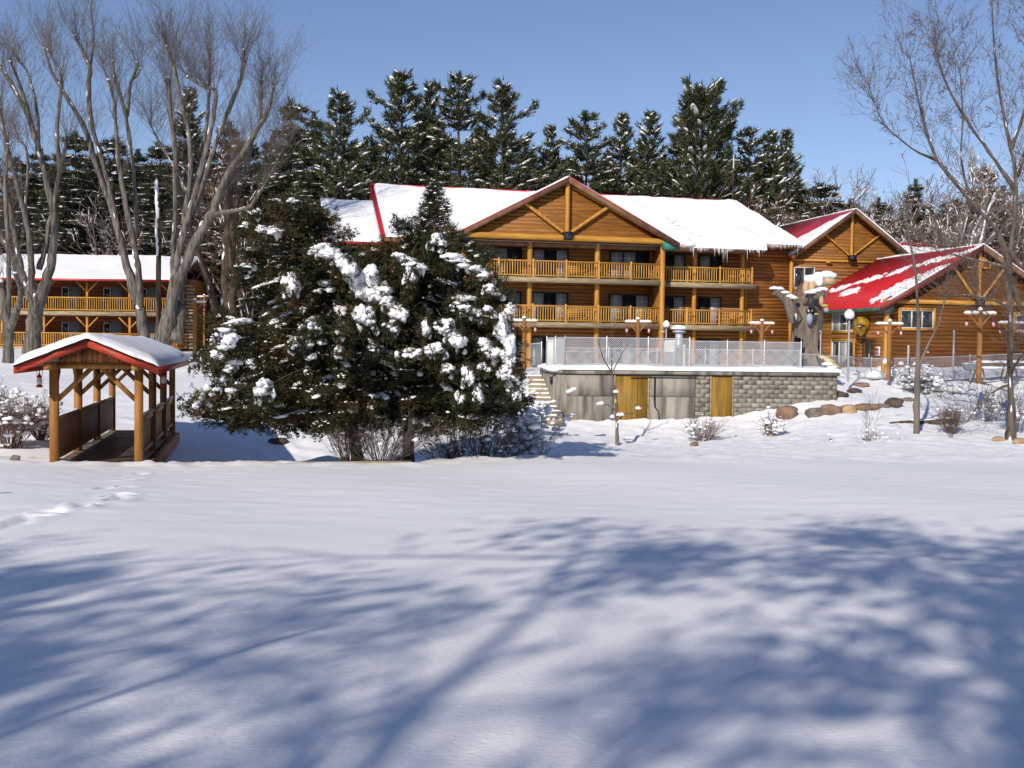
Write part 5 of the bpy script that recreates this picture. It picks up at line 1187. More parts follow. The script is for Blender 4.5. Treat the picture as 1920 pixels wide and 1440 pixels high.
# right hand tree and saplings
bare_tree('large bare tree at the right with long limbs reaching left and reddish buds', [
    [(1895, 832, 10.5), (1897, 760, 8.5), (1893, 690, 8), (1896, 600, 7.6), (1890, 540, 8), (1893, 480, 7), (1902, 420, 6), (1906, 340, 5), (1896, 280, 4.6), (1884, 227, 4), (1870, 150, 3), (1862, 60, 2), (1858, -60, 1)],
    [(1892, 500, 7), (1877, 443, 7), (1850, 408, 6), (1820, 378, 5.5), (1785, 335, 5), (1755, 300, 4.5), (1735, 240, 3.5), (1722, 190, 3), (1706, 110, 1.5)],
    [(1905, 360, 5), (1866, 300, 4.5), (1822, 240, 3.5), (1790, 190, 3), (1768, 143, 2.5), (1752, 85, 1.2)],
    [(1755, 300, 3), (1715, 283, 2.2), (1680, 255, 1.8), (1655, 232, 1.3), (1638, 190, .8)],
    [(1893, 505, 4), (1860, 493, 3.4), (1825, 487, 2.8), (1790, 478, 2.2), (1760, 472, 1.2)],
    [(1890, 576, 4), (1865, 563, 3.5), (1835, 557, 3), (1805, 553, 2.2), (1770, 556, 1.4)],
    [(1895, 520, 6), (1915, 590, 3.5), (1935, 610, 2)],
    [(1893, 470, 5), (1915, 500, 4), (1940, 520, 3)],
    [(1906, 330, 5), (1935, 250, 4), (1945, 150, 3), (1940, 20, 2)],
    [(1896, 280, 4), (1925, 200, 3), (1932, 90, 2), (1920, -30, 1)],
    [(1820, 378, 3.2), (1800, 300, 2.5), (1806, 220, 2), (1800, 130, 1.2)],
    [(1893, 640, 3), (1870, 610, 2), (1845, 580, 1.4), (1835, 570, .9)],
    [(1892, 720, 3), (1860, 735, 2), (1830, 765, 1.4), (1815, 790, .9)], [(1896, 700, 3), (1912, 670, 2.5), (1930, 650, 2)]],
    38.5, 21, twig_from=.25, ntw=34, tlen=(.9, 2.6), up=.5, kids=(5, 4), trad=.008, spread=.6, twigmat=TWIG, buds=26000, fan=.65, snow=.45, ntop=8, slim=True, bark=BARKM, knobs=False, group=None)
bare_tree('thin grey brown sapling standing in front of the hall window, with one slanting side branch', [
    [(1717, 826, 6.5), (1719, 760, 6), (1720, 700, 5), (1723, 640, 3.5), (1720, 560, 2.8), (1716, 500, 2.2), (1705, 450, 1.6), (1698, 400, 1)],
    [(1722, 690, 3), (1738, 650, 2.4), (1760, 610, 2), (1772, 560, 1.4), (1778, 510, .8)]], 40, 22, twig_from=.3, ntw=22, tlen=(.4, 1.2), kids=(3,), trad=.008, up=.4, knobs=False, snow=.1, bark=TWIG, name='sapling')
bare_tree('tiny forked sapling with snow balls before the yellow plywood door', [
    [(1157, 838, 4), (1157, 790, 3.2), (1155, 745, 2.6), (1148, 705, 1.6), (1146, 690, 1)], [(1157, 770, 1.6), (1140, 758, 1.2), (1120, 757, .8)], [(1147, 700, 1.2), (1130, 670, .9), (1122, 640, .6)], [(1147, 700, 1.2), (1165, 665, .9), (1178, 645, .6)], [(1147, 695, 1.2), (1148, 660, .8), (1146, 630, .6)], [(1158, 790, 1.4), (1170, 776, 1), (1190, 775, .6)]], 41, 23, twig_from=.4, ntw=8, tlen=(.3, .9), kids=(3,), trad=.006, knobs=False, snow=.1, bark=TWIG, name='sapling')
sn = thing('snow_balls', 'clumps of snow caught on the twigs of the tiny forked sapling', 'snow clumps', tuple(at(1157, 760, 40.8)))
A_ = Acc(); cs = [tuple(at(x, y, 40.9) - np.array(sn.location)) for x, y, w in ((1128, 757, 7), (1123, 758, 6), (1071, 733, 6), (1155, 735, 3), (1197, 766, 4), (1148, 782, 4), (1166, 778, 4), (1162, 792, 3), (1160, 778, 3), (1076, 730, 5), (1066, 735, 4))]
blobs(A_, cs, [(.11, .1, .09)] * len(cs), 2, .3, 3); sn_m = A_.mesh('snow_clump', SNOW, True); bpy.data.objects.remove(sn)
link('snow_clump', sn_m, None, tuple(at(1157, 760, 40.8)), label='clumps of snow caught on twigs before the pool wall', category='snow clumps', kind='stuff')

# ------------------------------------------------------------------ shrubs
def shrub(px, py, Y, wpx, hpx, n, label, mat=TWIGR, snow=0, up=1.0, seed=1, rad_=.010, kids=(4, 3), name='bare_shrub', group=None, wide=1.0):
    rs_ = np.random.default_rng(seed); P = at(px, py, Y); P[2] = min(P[2], gz(P[0], P[1])) if abs(P[2] - gz(P[0], P[1])) < 1.2 else P[2]
    w = wpx * Y / FPX / 2; h = hpx * Y / FPX
    t = thing(name, label, 'shrub', tuple(P), 0, group)
    az = rs_.uniform(0, 2 * math.pi, n); lean = rs_.random(n) ** .6
    B = np.stack([np.cos(az) * .18 * w * lean, np.sin(az) * .18 * w * lean, np.full(n, -.05)], -1)
    D = np.stack([np.cos(az) * lean * w * .9, np.sin(az) * lean * w * .9, h * (.95 - .45 * lean * wide)], -1)
    L_ = np.linalg.norm(D, axis=1) * rs_.uniform(.5, .85, n); out = [[], [], [], []]
    grow_twigs(B, D, L_, np.full(n, rad_), out, rs_, len(kids), 4, .15 * up, .38, kids, .12)
    o = Acc().segs(*[np.concatenate(q) for q in out], 3).obj('stems', mat, t, kind='stuff')
    if snow:
        P0_, P1_ = np.concatenate(out[0]), np.concatenate(out[1]); pick = rs_.integers(0, len(P0_), snow)
        A_ = Acc(); s = rs_.uniform(.02, .07, snow); big = rs_.random(snow) < .12; s[big] *= 2.0
        blobs(A_, (P0_[pick] + P1_[pick]) / 2 + np.array([0, 0, .02]), np.stack([s * 1.5, s * 1.3, s], -1), 1, .3); A_.obj('twig_snow', SNOW, t, smooth=True, kind='stuff')
    return t
shrub(20, 822, 29.5, 190, 150, 85, 'big reddish brown bare bush left of the footbridge', TWIGR, 260, seed=1, rad_=.011, kids=(4, 3, 2), wide=.7)
shrub(80, 805, 31, 120, 110, 60, 'smaller pale twiggy bush tucked against the footbridge left rail', TWIGR, 160, seed=2, kids=(4, 3, 2))
shrub(655, 862, 28.1, 210, 150, 70, 'straw coloured stems fanning up around the left cedar trunk', TWIGY, 10, seed=3, kids=(3, 2), wide=.6)
shrub(715, 866, 28.0, 330, 130, 90, 'tangled thin stems between the two cedar trunks', TWIG, 14, seed=13, kids=(4, 3), wide=.6)
shrub(880, 856, 29.8, 250, 230, 70, 'dense dark stemmed bush right of the right cedar trunk', M('twig_dark', (.06, .045, .038), (.12, .09, .075), .9, (1, 1, 1)), 120, seed=4, rad_=.016, kids=(4, 3, 2), wide=.7)
shrub(985, 850, 32, 150, 170, 60, 'snow loaded twiggy bush at the foot of the platform steps', TWIG, 700, seed=5, kids=(4, 3, 2), wide=.6)
shrub(1000, 790, 41, 70, 90, 30, 'snowy bush hiding the upper timber steps', TWIG, 500, seed=15, kids=(4, 3, 2), wide=.6)
shrub(1318, 826, 42, 110, 68, 60, 'reddish shrub in front of the narrow plywood door', TWIGR, 60, seed=6, kids=(4, 3), rad_=.009)
shrub(1444, 818, 42, 70, 66, 50, 'tan tufted shrub topped with snow under the nearest boulder', TWIGY, 110, seed=7, kids=(3, 2), rad_=.010)
shrub(1784, 800, 40, 66, 60, 90, 'round fuzzy brown shrub in front of the fallen log', TWIGR, 10, seed=8, kids=(4, 3), rad_=.007, wide=.2)
shrub(1783, 832, 39, 26, 150, 6, 'spindly weed stalk beneath the round fuzzy shrub', TWIG, 4, seed=18, kids=(3, 2), rad_=.010)
shrub(1625, 830, 38.5, 60, 130, 9, 'few tall thin stems standing alone between the boulders and the sapling', TWIG, 0, seed=9, kids=(3, 2), rad_=.007, wide=.4)
shrub(1557, 838, 39, 18, 42, 4, 'single dead weed with a seed head left of the thin stems', TWIG, 6, seed=10, kids=(3,), rad_=.008)
shrub(1640, 834, 38.4, 130, 46, 40, 'low pale grass-like weeds along the field edge', TWIGY, 30, seed=11, kids=(2,), rad_=.005)
shrub(1720, 700, 50, 120, 90, 50, 'snowy brambles in front of the largest snow pile', TWIG, 260, seed=12, kids=(4, 3), rad_=.008)
shrub(1850, 760, 43, 150, 110, 40, 'sparse dark brambles between the large lantern post and right hand tree', TWIG, 60, seed=14, kids=(4, 3), rad_=.009)
shrub(1905, 800, 40.5, 110, 150, 26, 'tall loose brambles behind the right hand tree foot', TWIG, 40, seed=16, kids=(4, 3), rad_=.008)
shrub(415, 640, 66, 90, 60, 60, 'frosted bush beside the motel lantern post', TWIG, 320, seed=17, kids=(4, 3), rad_=.02)
shrub(225, 470, 95, 90, 70, 60, 'rust brown leafy thicket above the motel roof', TWIGR, 60, seed=19, kids=(4, 3), rad_=.05)
A_ = Acc(); c = at(222, 460, 93); n = 2600
p = c + rng.normal(0, 1, (n, 3)) * np.array([1.5, .8, 1.3]); u = norm(rng.normal(size=(n, 3))) * .12; v = norm(rng.normal(size=(n, 3))) * .12
A_.add(np.stack([p, p + u, p + v], 1).reshape(-1, 3), np.arange(3 * n).reshape(-1, 3)); o = A_.obj('oak_leaves', RUSTL, None, kind='stuff'); tag(o, 'rusty dead oak leaves clinging above the motel roof', 'leaves')

# ------------------------------------------------------------------ conifers
def sprays(acc, P, D, s, m, rs_, spread=.6, wid=.2, drop=0):
    """m thin leaf triangles per spray at P pointing about D with length s"""
    n = len(P); P_ = np.repeat(P, m, 0); D_ = norm(np.repeat(D, m, 0) + rs_.normal(0, spread, (n * m, 3)) - np.array([0, 0, drop]))
    L_ = np.repeat(s, m) * rs_.uniform(.5, 1.1, n * m); P_ = P_ + rs_.normal(0, .28, (n * m, 3)) * L_[:, None]
    W_ = norm(np.cross(D_, rs_.normal(size=(n * m, 3)))) * (L_ * wid)[:, None]
    V = np.stack([P_ - W_, P_ + W_, P_ + D_ * L_[:, None]], 1).reshape(-1, 3)
    return acc.add(V, np.arange(len(V)).reshape(-1, 3))

def conifer_meshes(seed, H=22, base=.15, rad0=4.5, whorls=26, per=6, tuft=.55, m=9, rise=.35, droop=.1, snow=.3, dens=10, shape=1.0, lean=0, needle=PINE, top_open=.8):
    rs_ = np.random.default_rng(seed); rn = random.Random(seed)
    T_ = Acc(); N_ = Acc(); S_ = Acc()
    trunk = np.array([(lean * (i / 10) ** 2 * H + .1 * math.sin(i * 1.3 + seed), .1 * math.cos(i * 1.1), H * i / 10) for i in range(11)])
    T_.tube(trunk, np.linspace(H * .014 + .05, .03, 11), 7)
    tp = lambda f: np.array([np.interp(f * 10, np.arange(11), trunk[:, j]) for j in range(3)])
    P, D, S = [], [], []; B0, B1, Br0, Br1 = [], [], [], []; pc, psz, pd = [], [], []
    for w in range(whorls):
        f = base + (1 - base) * ((w + rn.random() * .6) / whorls) ** .9
        if f > .985: continue
        k = per + rn.choice((-1, 0, 1)); a0 = rn.random() * 6.28
        g = (f - base) / (1 - base)
        prof = (1 - g) ** shape * (.55 + .45 * min(1, g * 4)) + .08
        for j in range(k):
            L_ = rad0 * prof * rn.uniform(.40, 1.25)
            if rn.random() < .10: L_ *= 1.3
            a = a0 + j * 6.283 / k + rn.uniform(-.35, .35)
            el = rise * (.4 + g * top_open * 1.6) + rn.uniform(-.12, .12)
            h = np.array([math.cos(a), math.sin(a), 0]); o = tp(f)
            curve = lambda t: o + h * L_ * t * math.cos(el * .8) + np.array([0, 0, L_ * (math.sin(el) * t - droop * 2 * t * t + .18 * t ** 3)])
            ts = np.linspace(0, 1, 6); C = np.array([curve(t) for t in ts])
            B0 += list(C[:-1]); B1 += list(C[1:]); r = .012 * L_ + .02; Br0 += [r * (1 - t * .8) for t in ts[:-1]]; Br1 += [r * (1 - t * .8) for t in ts[1:]]
            side = np.array([-h[1], h[0], 0])
            nt = int(dens * L_ * (1.0)) + 3
            t = .22 + .78 * rs_.random(nt) ** .75
            off = rs_.uniform(-1, 1, nt) * L_ * .30 * (1.15 - t) * (t > .1)
            q = np.array([curve(x) for x in t]) + side * off[:, None] + np.array([0, 0, 1]) * (rs_.normal(0, .05, nt) * L_ ** .5 - np.abs(off) * .12)[:, None]
            P.append(q); D.append(np.tile(h * .7 + np.array([0, 0, .35 + .5 * g]), (nt, 1)) + side * np.sign(off)[:, None] * .5); S.append(np.full(nt, tuft) * rs_.uniform(.7, 1.2, nt))
            ns = int(nt * .5)
            for x in range(ns):
                if rn.random() < snow * (1 - .6 * g):
                    tt = .3 + .7 * rn.random(); of = rn.uniform(-1, 1) * L_ * .22 * (1.1 - tt)
                    big = rn.random() < .12
                    pc.append(curve(tt) + side * of + np.array([0, 0, tuft * .28])); z_ = tuft * rn.uniform(.28, .6) * (1.5 if big else 1)
                    psz.append((z_ * rn.uniform(1.0, 2.0), z_ * rn.uniform(.5, .9), z_ * rn.uniform(.25, .42))); pd.append(h + np.array([0, 0, math.sin(el) - droop * 2]))
    for i in range(int(whorls * .8)):     # leader
        f = .93 + .07 * rn.random(); P.append(tp(f)[None]); D.append(np.array([[rn.uniform(-.4, .4), rn.uniform(-.4, .4), 1]])); S.append(np.array([tuft]))
    T_.segs(np.array(B0), np.array(B1), np.array(Br0), np.array(Br1), 4)
    sprays(N_, np.concatenate(P), np.concatenate(D), np.concatenate(S), m, rs_, .55, .12)
    blobs(S_, pc, psz, 2 if len(pc) < 500 else 1, .28, 2.2, .35, dirs=np.array(pd))
    return T_.mesh('conifer_trunk', BARKD, True), N_.mesh('conifer_crown', needle), S_.mesh('conifer_snow', SNOW, True)

# near kinds: open topped white pines; fuller fir-like ones; ragged forest trees
protos = [conifer_meshes(31, 22, .12, 5.0, 21, 5, .50, 10, .46, .10, .8, 7.5, .62), conifer_meshes(32, 22, .10, 5.6, 19, 5, .52, 10, .36, .15, .9, 7.5, .58),
          conifer_meshes(33, 22, .10, 4.2, 24, 5, .46, 10, .55, .08, .75, 8, .75), conifer_meshes(34, 22, .05, 4.6, 26, 6, .52, 9, .22, .2, .85, 8, .75, needle=PINEB),
          conifer_meshes(35, 22, .04, 5.2, 22, 6, .56, 9, .15, .24, 1.0, 8, .7, needle=PINEB), conifer_meshes(36, 22, .15, 6.4, 17, 6, .55, 11, .75, .03, .35, 8, .42)]
def pine(px, pytop, Y, kind, label, wide=1.0, group=None, name='pine_tree'):
    top = at(px, pytop, Y); g = gz(top[0], Y) - .3; h = top[2] - g; s = h / 22
    t = thing(name, label, 'tree', (top[0], Y, g), rnd.random() * 6.28, group); t.scale = (s * wide, s * wide, s)
    for nm, me in zip(('trunk', 'crown', 'snow'), protos[kind]): link(nm, me, t, **({} if nm == 'trunk' else {'kind': 'stuff'}))
    return t
named = [(640, 178, 90, 0, 'slender white pine above the small left wing roof', .95), (752, 140, 92, 0, 'tallest dark pine rising above the left end of the lodge ridge', 1.0), (806, 158, 96, 2, 'narrow pine squeezed between the two tallest ones', .85),
         (862, 142, 93, 1, 'broad bushy pine above the middle of the lodge ridge', .95), (945, 162, 92, 0, 'pine with long right reaching boughs left of the front gable peak', 1.05), (1032, 238, 98, 2, 'short pine directly behind the front gable peak', .95),
         (1100, 213, 95, 1, 'round topped pine just right of the front gable peak', .95), (1166, 216, 97, 2, 'small pine second right of the front gable peak', .95), (1218, 213, 96, 2, 'pointed pine third right of the front gable peak', 1.0),
         (1318, 186, 94, 5, 'big spreading pine with upswept fan crown above the right end of the lodge roof', .95), (1276, 238, 100, 3, 'short pine close left of the fan crowned pine', 1.0), (1405, 243, 97, 1, 'snowy pine close right of the fan crowned pine', .95),
         (1450, 248, 99, 2, 'thin dark pine above the gap between lodge and entrance gable', .95), (1476, 247, 104, 2, 'second thin pine above the gap between lodge and entrance gable', .95), (590, 212, 94, 3, 'dark pine behind the right flank of the vase shaped tree', 1.0),
         (545, 190, 99, 4, 'olive pine seen through the haze of twigs', 1.0), (355, 168, 104, 2, 'pine spire hidden among the branches of the vase shaped tree', .9), (140, 250, 96, 4, 'dark fir showing left of the leaning pollarded tree', 1.1),
         (1718, 338, 92, 3, 'conifer rising just behind the entrance gable right slope', 1.0), (1845, 315, 88, 4, 'broad conifer behind the peak of the red roofed hall', 1.1), (1648, 372, 96, 3, 'low conifer behind the right slope of the entrance gable', 1.1)]
for px, py, Y, kd, l, w in named: pine(px, py, Y, kd, l, w * 1.0)
fill = [(-20, 262), (30, 275), (75, 255), (100, 285), (180, 262), (215, 240), (258, 258), (300, 235), (335, 262), (385, 240), (430, 215), (470, 235), (510, 240), (570, 260), (615, 270), (665, 250), (700, 240), (780, 235), (830, 230), (905, 240), (985, 260),
        (1065, 270), (1135, 268), (1190, 275), (1245, 262), (1350, 268), (1380, 275), (1430, 290)]
for i, (px, py) in enumerate(fill): pine(px, py + 22 + rnd.uniform(-6, 14), 106 + rnd.uniform(0, 9), 3 + i % 2, 'one of the snow flecked evergreens massed in the rear rows of the forest', 1.25, 'rear rows of forest evergreens')
low = [(i * 47 - 30, 335 + 30 * math.sin(i * 1.7)) for i in range(14)] + [(1540, 345), (1595, 375), (1660, 385), (1715, 390), (1790, 375), (1880, 350), (1960, 340), (1500, 345), (1840, 365), (1750, 395)]
for i, (px, py) in enumerate(low): pine(px, py, 92 + rnd.uniform(-3, 6), 4 - i % 2, 'one of the low snow laden evergreens behind the motel and the cedars' if px < 700 else 'one of the low snow laden evergreens behind the red roofs', 1.5, 'low evergreens behind the motel and cedars' if px < 700 else 'low evergreens behind the red roofs')

# background bare trees on both sides
def bare_meshes(seed, H=14, n=8, twig=TWIGP):
    rs_ = np.random.default_rng(seed); T_ = Acc(); S_ = Acc(); out = [[], [], [], []]; B, D, L_, R_ = [], [], [], []
    for i in range(n):
        a = rs_.uniform(0, 6.28); l = rs_.uniform(.05, .38); hh = H * rs_.uniform(.5, .85); q = [np.array([0., 0, 0])]
        d = np.array([math.cos(a) * l, math.sin(a) * l, 1.])
        for s in range(8): d = norm(d + rs_.normal(0, .09, 3)); q.append(q[-1] + d * hh / 8)
        q = np.array(q); T_.tube(q, np.linspace(.13, .035, 9), 6)
        for s in range(8):
            if rs_.random() < .75: T = norm(q[s + 1] - q[s]); S_.tube([q[s] + (-.03, -.06, .05), q[s + 1] + (-.03, -.06, .05)], [.05, .05], 4)
        for j in range(16): s = rs_.integers(2, 8); B.append(q[s]); D.append(norm(q[s + 1] - q[s]) + rs_.normal(0, .6, 3) + (0, 0, .3)); L_.append(H * rs_.uniform(.12, .3)); R_.append(.03)
    grow_twigs(np.array(B), np.array(D), np.array(L_), np.array(R_), out, rs_, 2, 4, .3, .6, (5, 4), .15)
    C = [np.concatenate(o) for o in out]; C[2] = np.maximum(C[2], .014); C[3] = np.maximum(C[3], .01)
    pick = rs_.random(len(C[0])) < .07
    S_.segs(C[0][pick] + (0, 0, .02), C[1][pick] + (0, 0, .02), C[2][pick] + .02, C[3][pick] + .02, 3)
    return T_.mesh('bare_trunk', BARK, True), Acc().segs(*C, 3).mesh('bare_crown', twig), S_.mesh('bare_snow', SNOW, True)
bps = [bare_meshes(51, 14, 6), bare_meshes(52, 14, 5), bare_meshes(53, 14, 7, TWIGR)]
def far_bare(px, pytop, Y, kind, label, group=None, wide=1.0):
    top = at(px, pytop, Y); g = gz(top[0], Y) - .2; s = (top[2] - g) / 14
    t = thing('bare_tree', label, 'tree', (top[0], Y, g), rnd.random() * 6.28, group); t.scale = (s * wide, s * wide, s)
    for nm, me in zip(('trunk', 'crown', 'snow'), bps[kind]): link(nm, me, t, **({} if nm == 'trunk' else {'kind': 'stuff'}))
for i, (px, py, Y, kd, l) in enumerate(((1572, 252, 96, 0, 'leafless tree against the sky above the entrance gable'), (1618, 262, 100, 1, 'leafless tree against the sky just right of the entrance gable peak'), (1385, 300, 90, 2, 'reddish leafless tree in front of the pines beside the white mast'), (1520, 330, 88, 0, 'frosted leafless tree in the gap between lodge and entrance gable'),
                                      (1800, 215, 82, 1, 'tall leafless tree behind the red hall roof'), (1660, 320, 90, 0, 'leafless tree behind the rear wing ridge'))): far_bare(px, py, Y, kd, l, wide=1.25)
for i in range(15):
    px = 1440 + i * 36; far_bare(px + rnd.uniform(-10, 10), 330 + rnd.uniform(-25, 40) - (25 if px > 1700 else 0), 86 + rnd.uniform(0, 14), i % 3, 'one of the frosted leafless trees tangled behind the red roofs', 'frosted thicket behind the red roofs', 1.3)
for px, py, kd, l in ((200, 300, 0, 'leafless tree behind the motel roof between the two pollarded trees'), (470, 285, 2, 'reddish leafless tree behind the slim bare tree'), (575, 330, 1, 'leafless tree behind the left cedar top')):
    far_bare(px, py, 88, kd, l, None, 1.2)

# ------------------------------------------------------------------ the two snow laden cedars in front
def cedar(px, py, Y, H, lean, prof, label, seed, base, nb, az_w, extra, pads, fillers=(), tuft=.125):
    """extra: photo positions of snow pads (px,py,half width px,half height px,slope) with boughs under them"""
    rs_ = np.random.default_rng(seed); rn = random.Random(seed)
    P0_ = at(px, py, Y); t = thing('cedar_tree', label, 'tree', tuple(P0_))
    T_, N_, S_, K_ = Acc(), Acc(), Acc(), Acc()
    tr = np.array([(lean * (i / 10) ** 1.3 + .05 * math.sin(i * 1.9 + seed), .05 * math.sin(i * 1.3), -.2 + (H + .1) * i / 10) for i in range(11)])
    T_.tube(tr, np.linspace(.17, .025, 11) * (1 + .1 * np.sin(np.arange(11) * 3)), 10)
    tp = lambda f: np.array([np.interp(f * 10, np.arange(11), tr[:, j]) for j in range(3)])
    P, D, S = [], [], []; B0, B1, Br0, Br1 = [], [], [], []; pc, ps, pd = [], [], []; fl = []
    for b in range(nb):
        f = base + (1 - base) * (b + rn.random()) / nb; f = min(f, .985)
        a = rn.random() * 6.283; L_ = np.interp(f, prof[0], prof[1]) * rn.uniform(.72, 1.08) * az_w(a, f)
        if L_ < .12: L_ = .12
        L_ *= 1 - .40 * max(0, -math.sin(a)) * (1 if f < .8 else .2)
        h = np.array([math.cos(a), math.sin(a), 0]); side = np.array([-h[1], h[0], 0]); o = tp(f)
        el = rn.uniform(.05, .45) + .5 * max(0, f - .6) ; dr = rn.uniform(.25, .45) * (1 if .3 < f < .8 else .3)
        cv = lambda x: o + h * L_ * x + np.array([0, 0, L_ * (math.tan(el) * x - dr * x * x * 1.3)]) + side * (.08 * L_ * math.sin(x * 5 + b))
        ts = np.linspace(0, 1, 7); C = np.array([cv(x) for x in ts]); r = .010 * L_ + .008
        B0 += list(C[:-1]); B1 += list(C[1:]); Br0 += [r * (1 - x * .85) for x in ts[:-1]]; Br1 += [r * (1 - x * .85) for x in ts[1:]]
        nt = int((52 if f < .72 else 26) * L_) + 4
        x = .10 + .9 * rs_.random(nt) ** .65; off = rs_.uniform(-1, 1, nt) * L_ * .26 * (1.2 - x)
        q = np.array([cv(y) for y in x]) + side * off[:, None]; q[:, 2] += rs_.normal(0, .07, nt) - np.abs(off) * .25
        P.append(q); D.append(np.tile(h * .9 + np.array([0, 0, .15 - .25 * (f < .5)]), (nt, 1)) + side * np.sign(off)[:, None] * .6); S.append(tuft * rs_.uniform(.6, 1.35, nt) * (.8 if f > .8 else 1))
        sunny = -h[1] * .3 + .75                      # a little more snow kept on the sheltered sides
        for z in range(int(2 + L_ * 2.6)):
            if rn.random() < .58 * sunny * (.15 if f > .78 else 1) * (.35 if f < .42 else 1):
                tt = .35 + .65 * rn.random() ** .8; of = rn.uniform(-1, 1) * L_ * .2 * (1.15 - tt); s = rn.uniform(.06, .17) * (1.5 if rn.random() < .12 else 1)
                pc.append(cv(tt) + side * of + np.array([0, 0, .06])); s *= (.55 if f > .72 else 1.0); ps.append((s * rn.uniform(1.0, 1.7), s * rn.uniform(.65, 1.0), s * rn.uniform(.35, .55))); pd.append(h + np.array([0, 0, -.15 - dr * tt * .6]))
        nf = int(9 * L_); x = .3 + .7 * rs_.random(nf); of = rs_.uniform(-1, 1, nf) * L_ * .24 * (1.2 - x)
        fl.append(np.array([cv(y) for y in x]).reshape(-1, 3) + side * of[:, None] + np.array([0, 0, .07]))
    for (ex, ey, ew, eh, sl) in extra:                  # heavy drooping boughs at the crown's face, each carrying a snow pad
        Yp = Y - pads * (.93 + .25 * min(1, max(0, (ey - 450) / 200))) + rn.uniform(-.2, .15); c = at(ex, ey, Yp) - P0_; kx = Yp / FPX; w, hh = ew * kx, eh * kx
        w, hh = w * .92, hh * .95; f = np.clip((c[2] + .5) / H, .15, .95); o = tp(f); C = np.array([o * (1 - x) + c * x + np.array([0, 0, .35 * math.sin(x * 3.1)]) for x in np.linspace(0, 1, 7)])
        B0 += list(C[:-1]); B1 += list(C[1:]); Br0 += [.03 * (1 - x * .1) for x in range(6)]; Br1 += [.03 * (1 - x * .1) for x in range(1, 7)]
        nt = 130
        q3 = c + rs_.uniform(-1, 1, (70, 3)) * np.array([w * .95, .12, hh * .9]) + np.array([0, -.22, -.05]); P.append(q3); D.append(rs_.normal(0, .6, (70, 3)) + np.array([0, -.5, -.2])); S.append(tuft * rs_.uniform(.5, 1.0, 70))
        q = c + rs_.normal(0, 1, (nt, 3)) * np.array([w * .85, .30, hh * .6]) + np.array([0, .18, -hh * .55]); q2 = o + (c - o) * rs_.random((60, 1)) + rs_.normal(0, .14, (60, 3))
        P += [q, q2]; D += [rs_.normal(0, .5, (nt, 3)) + np.array([.0, -.7, -.4]), rs_.normal(0, .5, (60, 3)) + np.array([0, -.8, 0])]; S += [tuft * rs_.uniform(.8, 1.5, nt), tuft * rs_.uniform(.8, 1.4, 60)]
        cc, ss = [c + np.array([0, 0, 0])], [(w * .7, .24, hh * .6)]
        for _ in range(6):
            u = rn.uniform(-1, 1); v = rn.uniform(-.9, .7) * math.sqrt(max(0, 1 - u * u))
            cc.append(c + np.array([u * w * .75, -.04 - .16 * (1 - v) * .6, v * hh * .75 - sl * u * w])); k_ = rn.uniform(.38, .62); ss.append((w * k_, .26 * rn.uniform(.7, 1.2), hh * k_ * rn.uniform(.7, 1.1)))
        blobs(K_, cc, ss, 3, .42, 3.0, .9)
        for _ in range(int(5 + w * 8)):                  # ragged fingers hanging at the rim
            u = rn.uniform(-1, 1); k_ = rn.uniform(.035, .09); cc_ = c + np.array([u * w * 1.05, -.12 + rn.uniform(-.05, .05), -hh * rn.uniform(.4, 1.15) - sl * u * w]); blobs(K_, [cc_], [(k_, k_, k_ * rn.uniform(1.0, 2.2))], 1, .3, 2.5, 1.0)
    for (ex, ey, ew, eh) in fillers:
        c = at(ex, ey, Y - rn.uniform(.2, 1.2)) - P0_; kx = Y / FPX; w, hh = ew * kx, eh * kx; o = tp(np.clip((c[2] - .6) / H, .15, .9))
        C = np.array([o * (1 - x) + c * x + np.array([0, 0, .2 * math.sin(x * 3.1)]) for x in np.linspace(0, 1, 7)]); B0 += list(C[:-1]); B1 += list(C[1:]); Br0 += [.022] * 6; Br1 += [.018] * 6
        nt = int(90 + ew * eh * .12); P.append(c + rs_.normal(0, .55, (nt, 3)) * np.array([w, .5, hh])); D.append(norm(c - o) * .6 + rs_.normal(0, .4, (nt, 3)) + np.array([0, 0, .2])); S.append(tuft * rs_.uniform(.7, 1.3, nt))
        q2 = o + (c - o) * rs_.random((70, 1)) + rs_.normal(0, .12, (70, 3)); P.append(q2); D.append(norm(c - o) + rs_.normal(0, .5, (70, 3))); S.append(tuft * rs_.uniform(.7, 1.3, 70))
        for _ in range(3): s_ = rn.uniform(.06, .13); pc.append(c + np.array([rn.uniform(-.7, .7) * w, -.1, rn.uniform(0, .6) * hh])); ps.append((s_ * 1.6, s_, s_ * .5)); pd.append(np.array([rn.uniform(-1, 1), -.5, -.2]))
    for i in range(70): f = .86 + .14 * rn.random(); P.append(tp(f)[None] + rs_.normal(0, .04, (1, 3))); D.append(np.array([[rn.uniform(-.6, .6), rn.uniform(-.6, .6), 1]])); S.append(np.array([tuft]))
    T_.segs(np.array(B0), np.array(B1), np.array(Br0), np.array(Br1), 5)
    sprays(N_, np.concatenate(P), np.concatenate(D), np.concatenate(S), 10, rs_, .62, .115)
    T_.obj('trunk', BARKD, t, smooth=True); N_.obj('crown', CEDAR, t, kind='stuff')
    blobs(S_, pc, ps, 2, .34, 2.6, .4, dirs=np.array(pd)); S_.obj('small_snow_pads', SNOW, t, smooth=True, kind='stuff')
    K_.obj('snow_pads', SNOW, t, smooth=True, kind='stuff')
    fl = np.concatenate(fl); n = len(fl); u = norm(rs_.normal(size=(n, 3)) * (1, 1, .4)); v = norm(rs_.normal(size=(n, 3)) * (1, 1, .4)); s = rs_.uniform(.018, .07, (n, 1))
    blobs(F_ := Acc(), fl, np.hstack([s * .8, s * .8, s * .5]), 1, .3); F_.obj('snow_flecks', SNOW, t, kind='stuff')
    return t
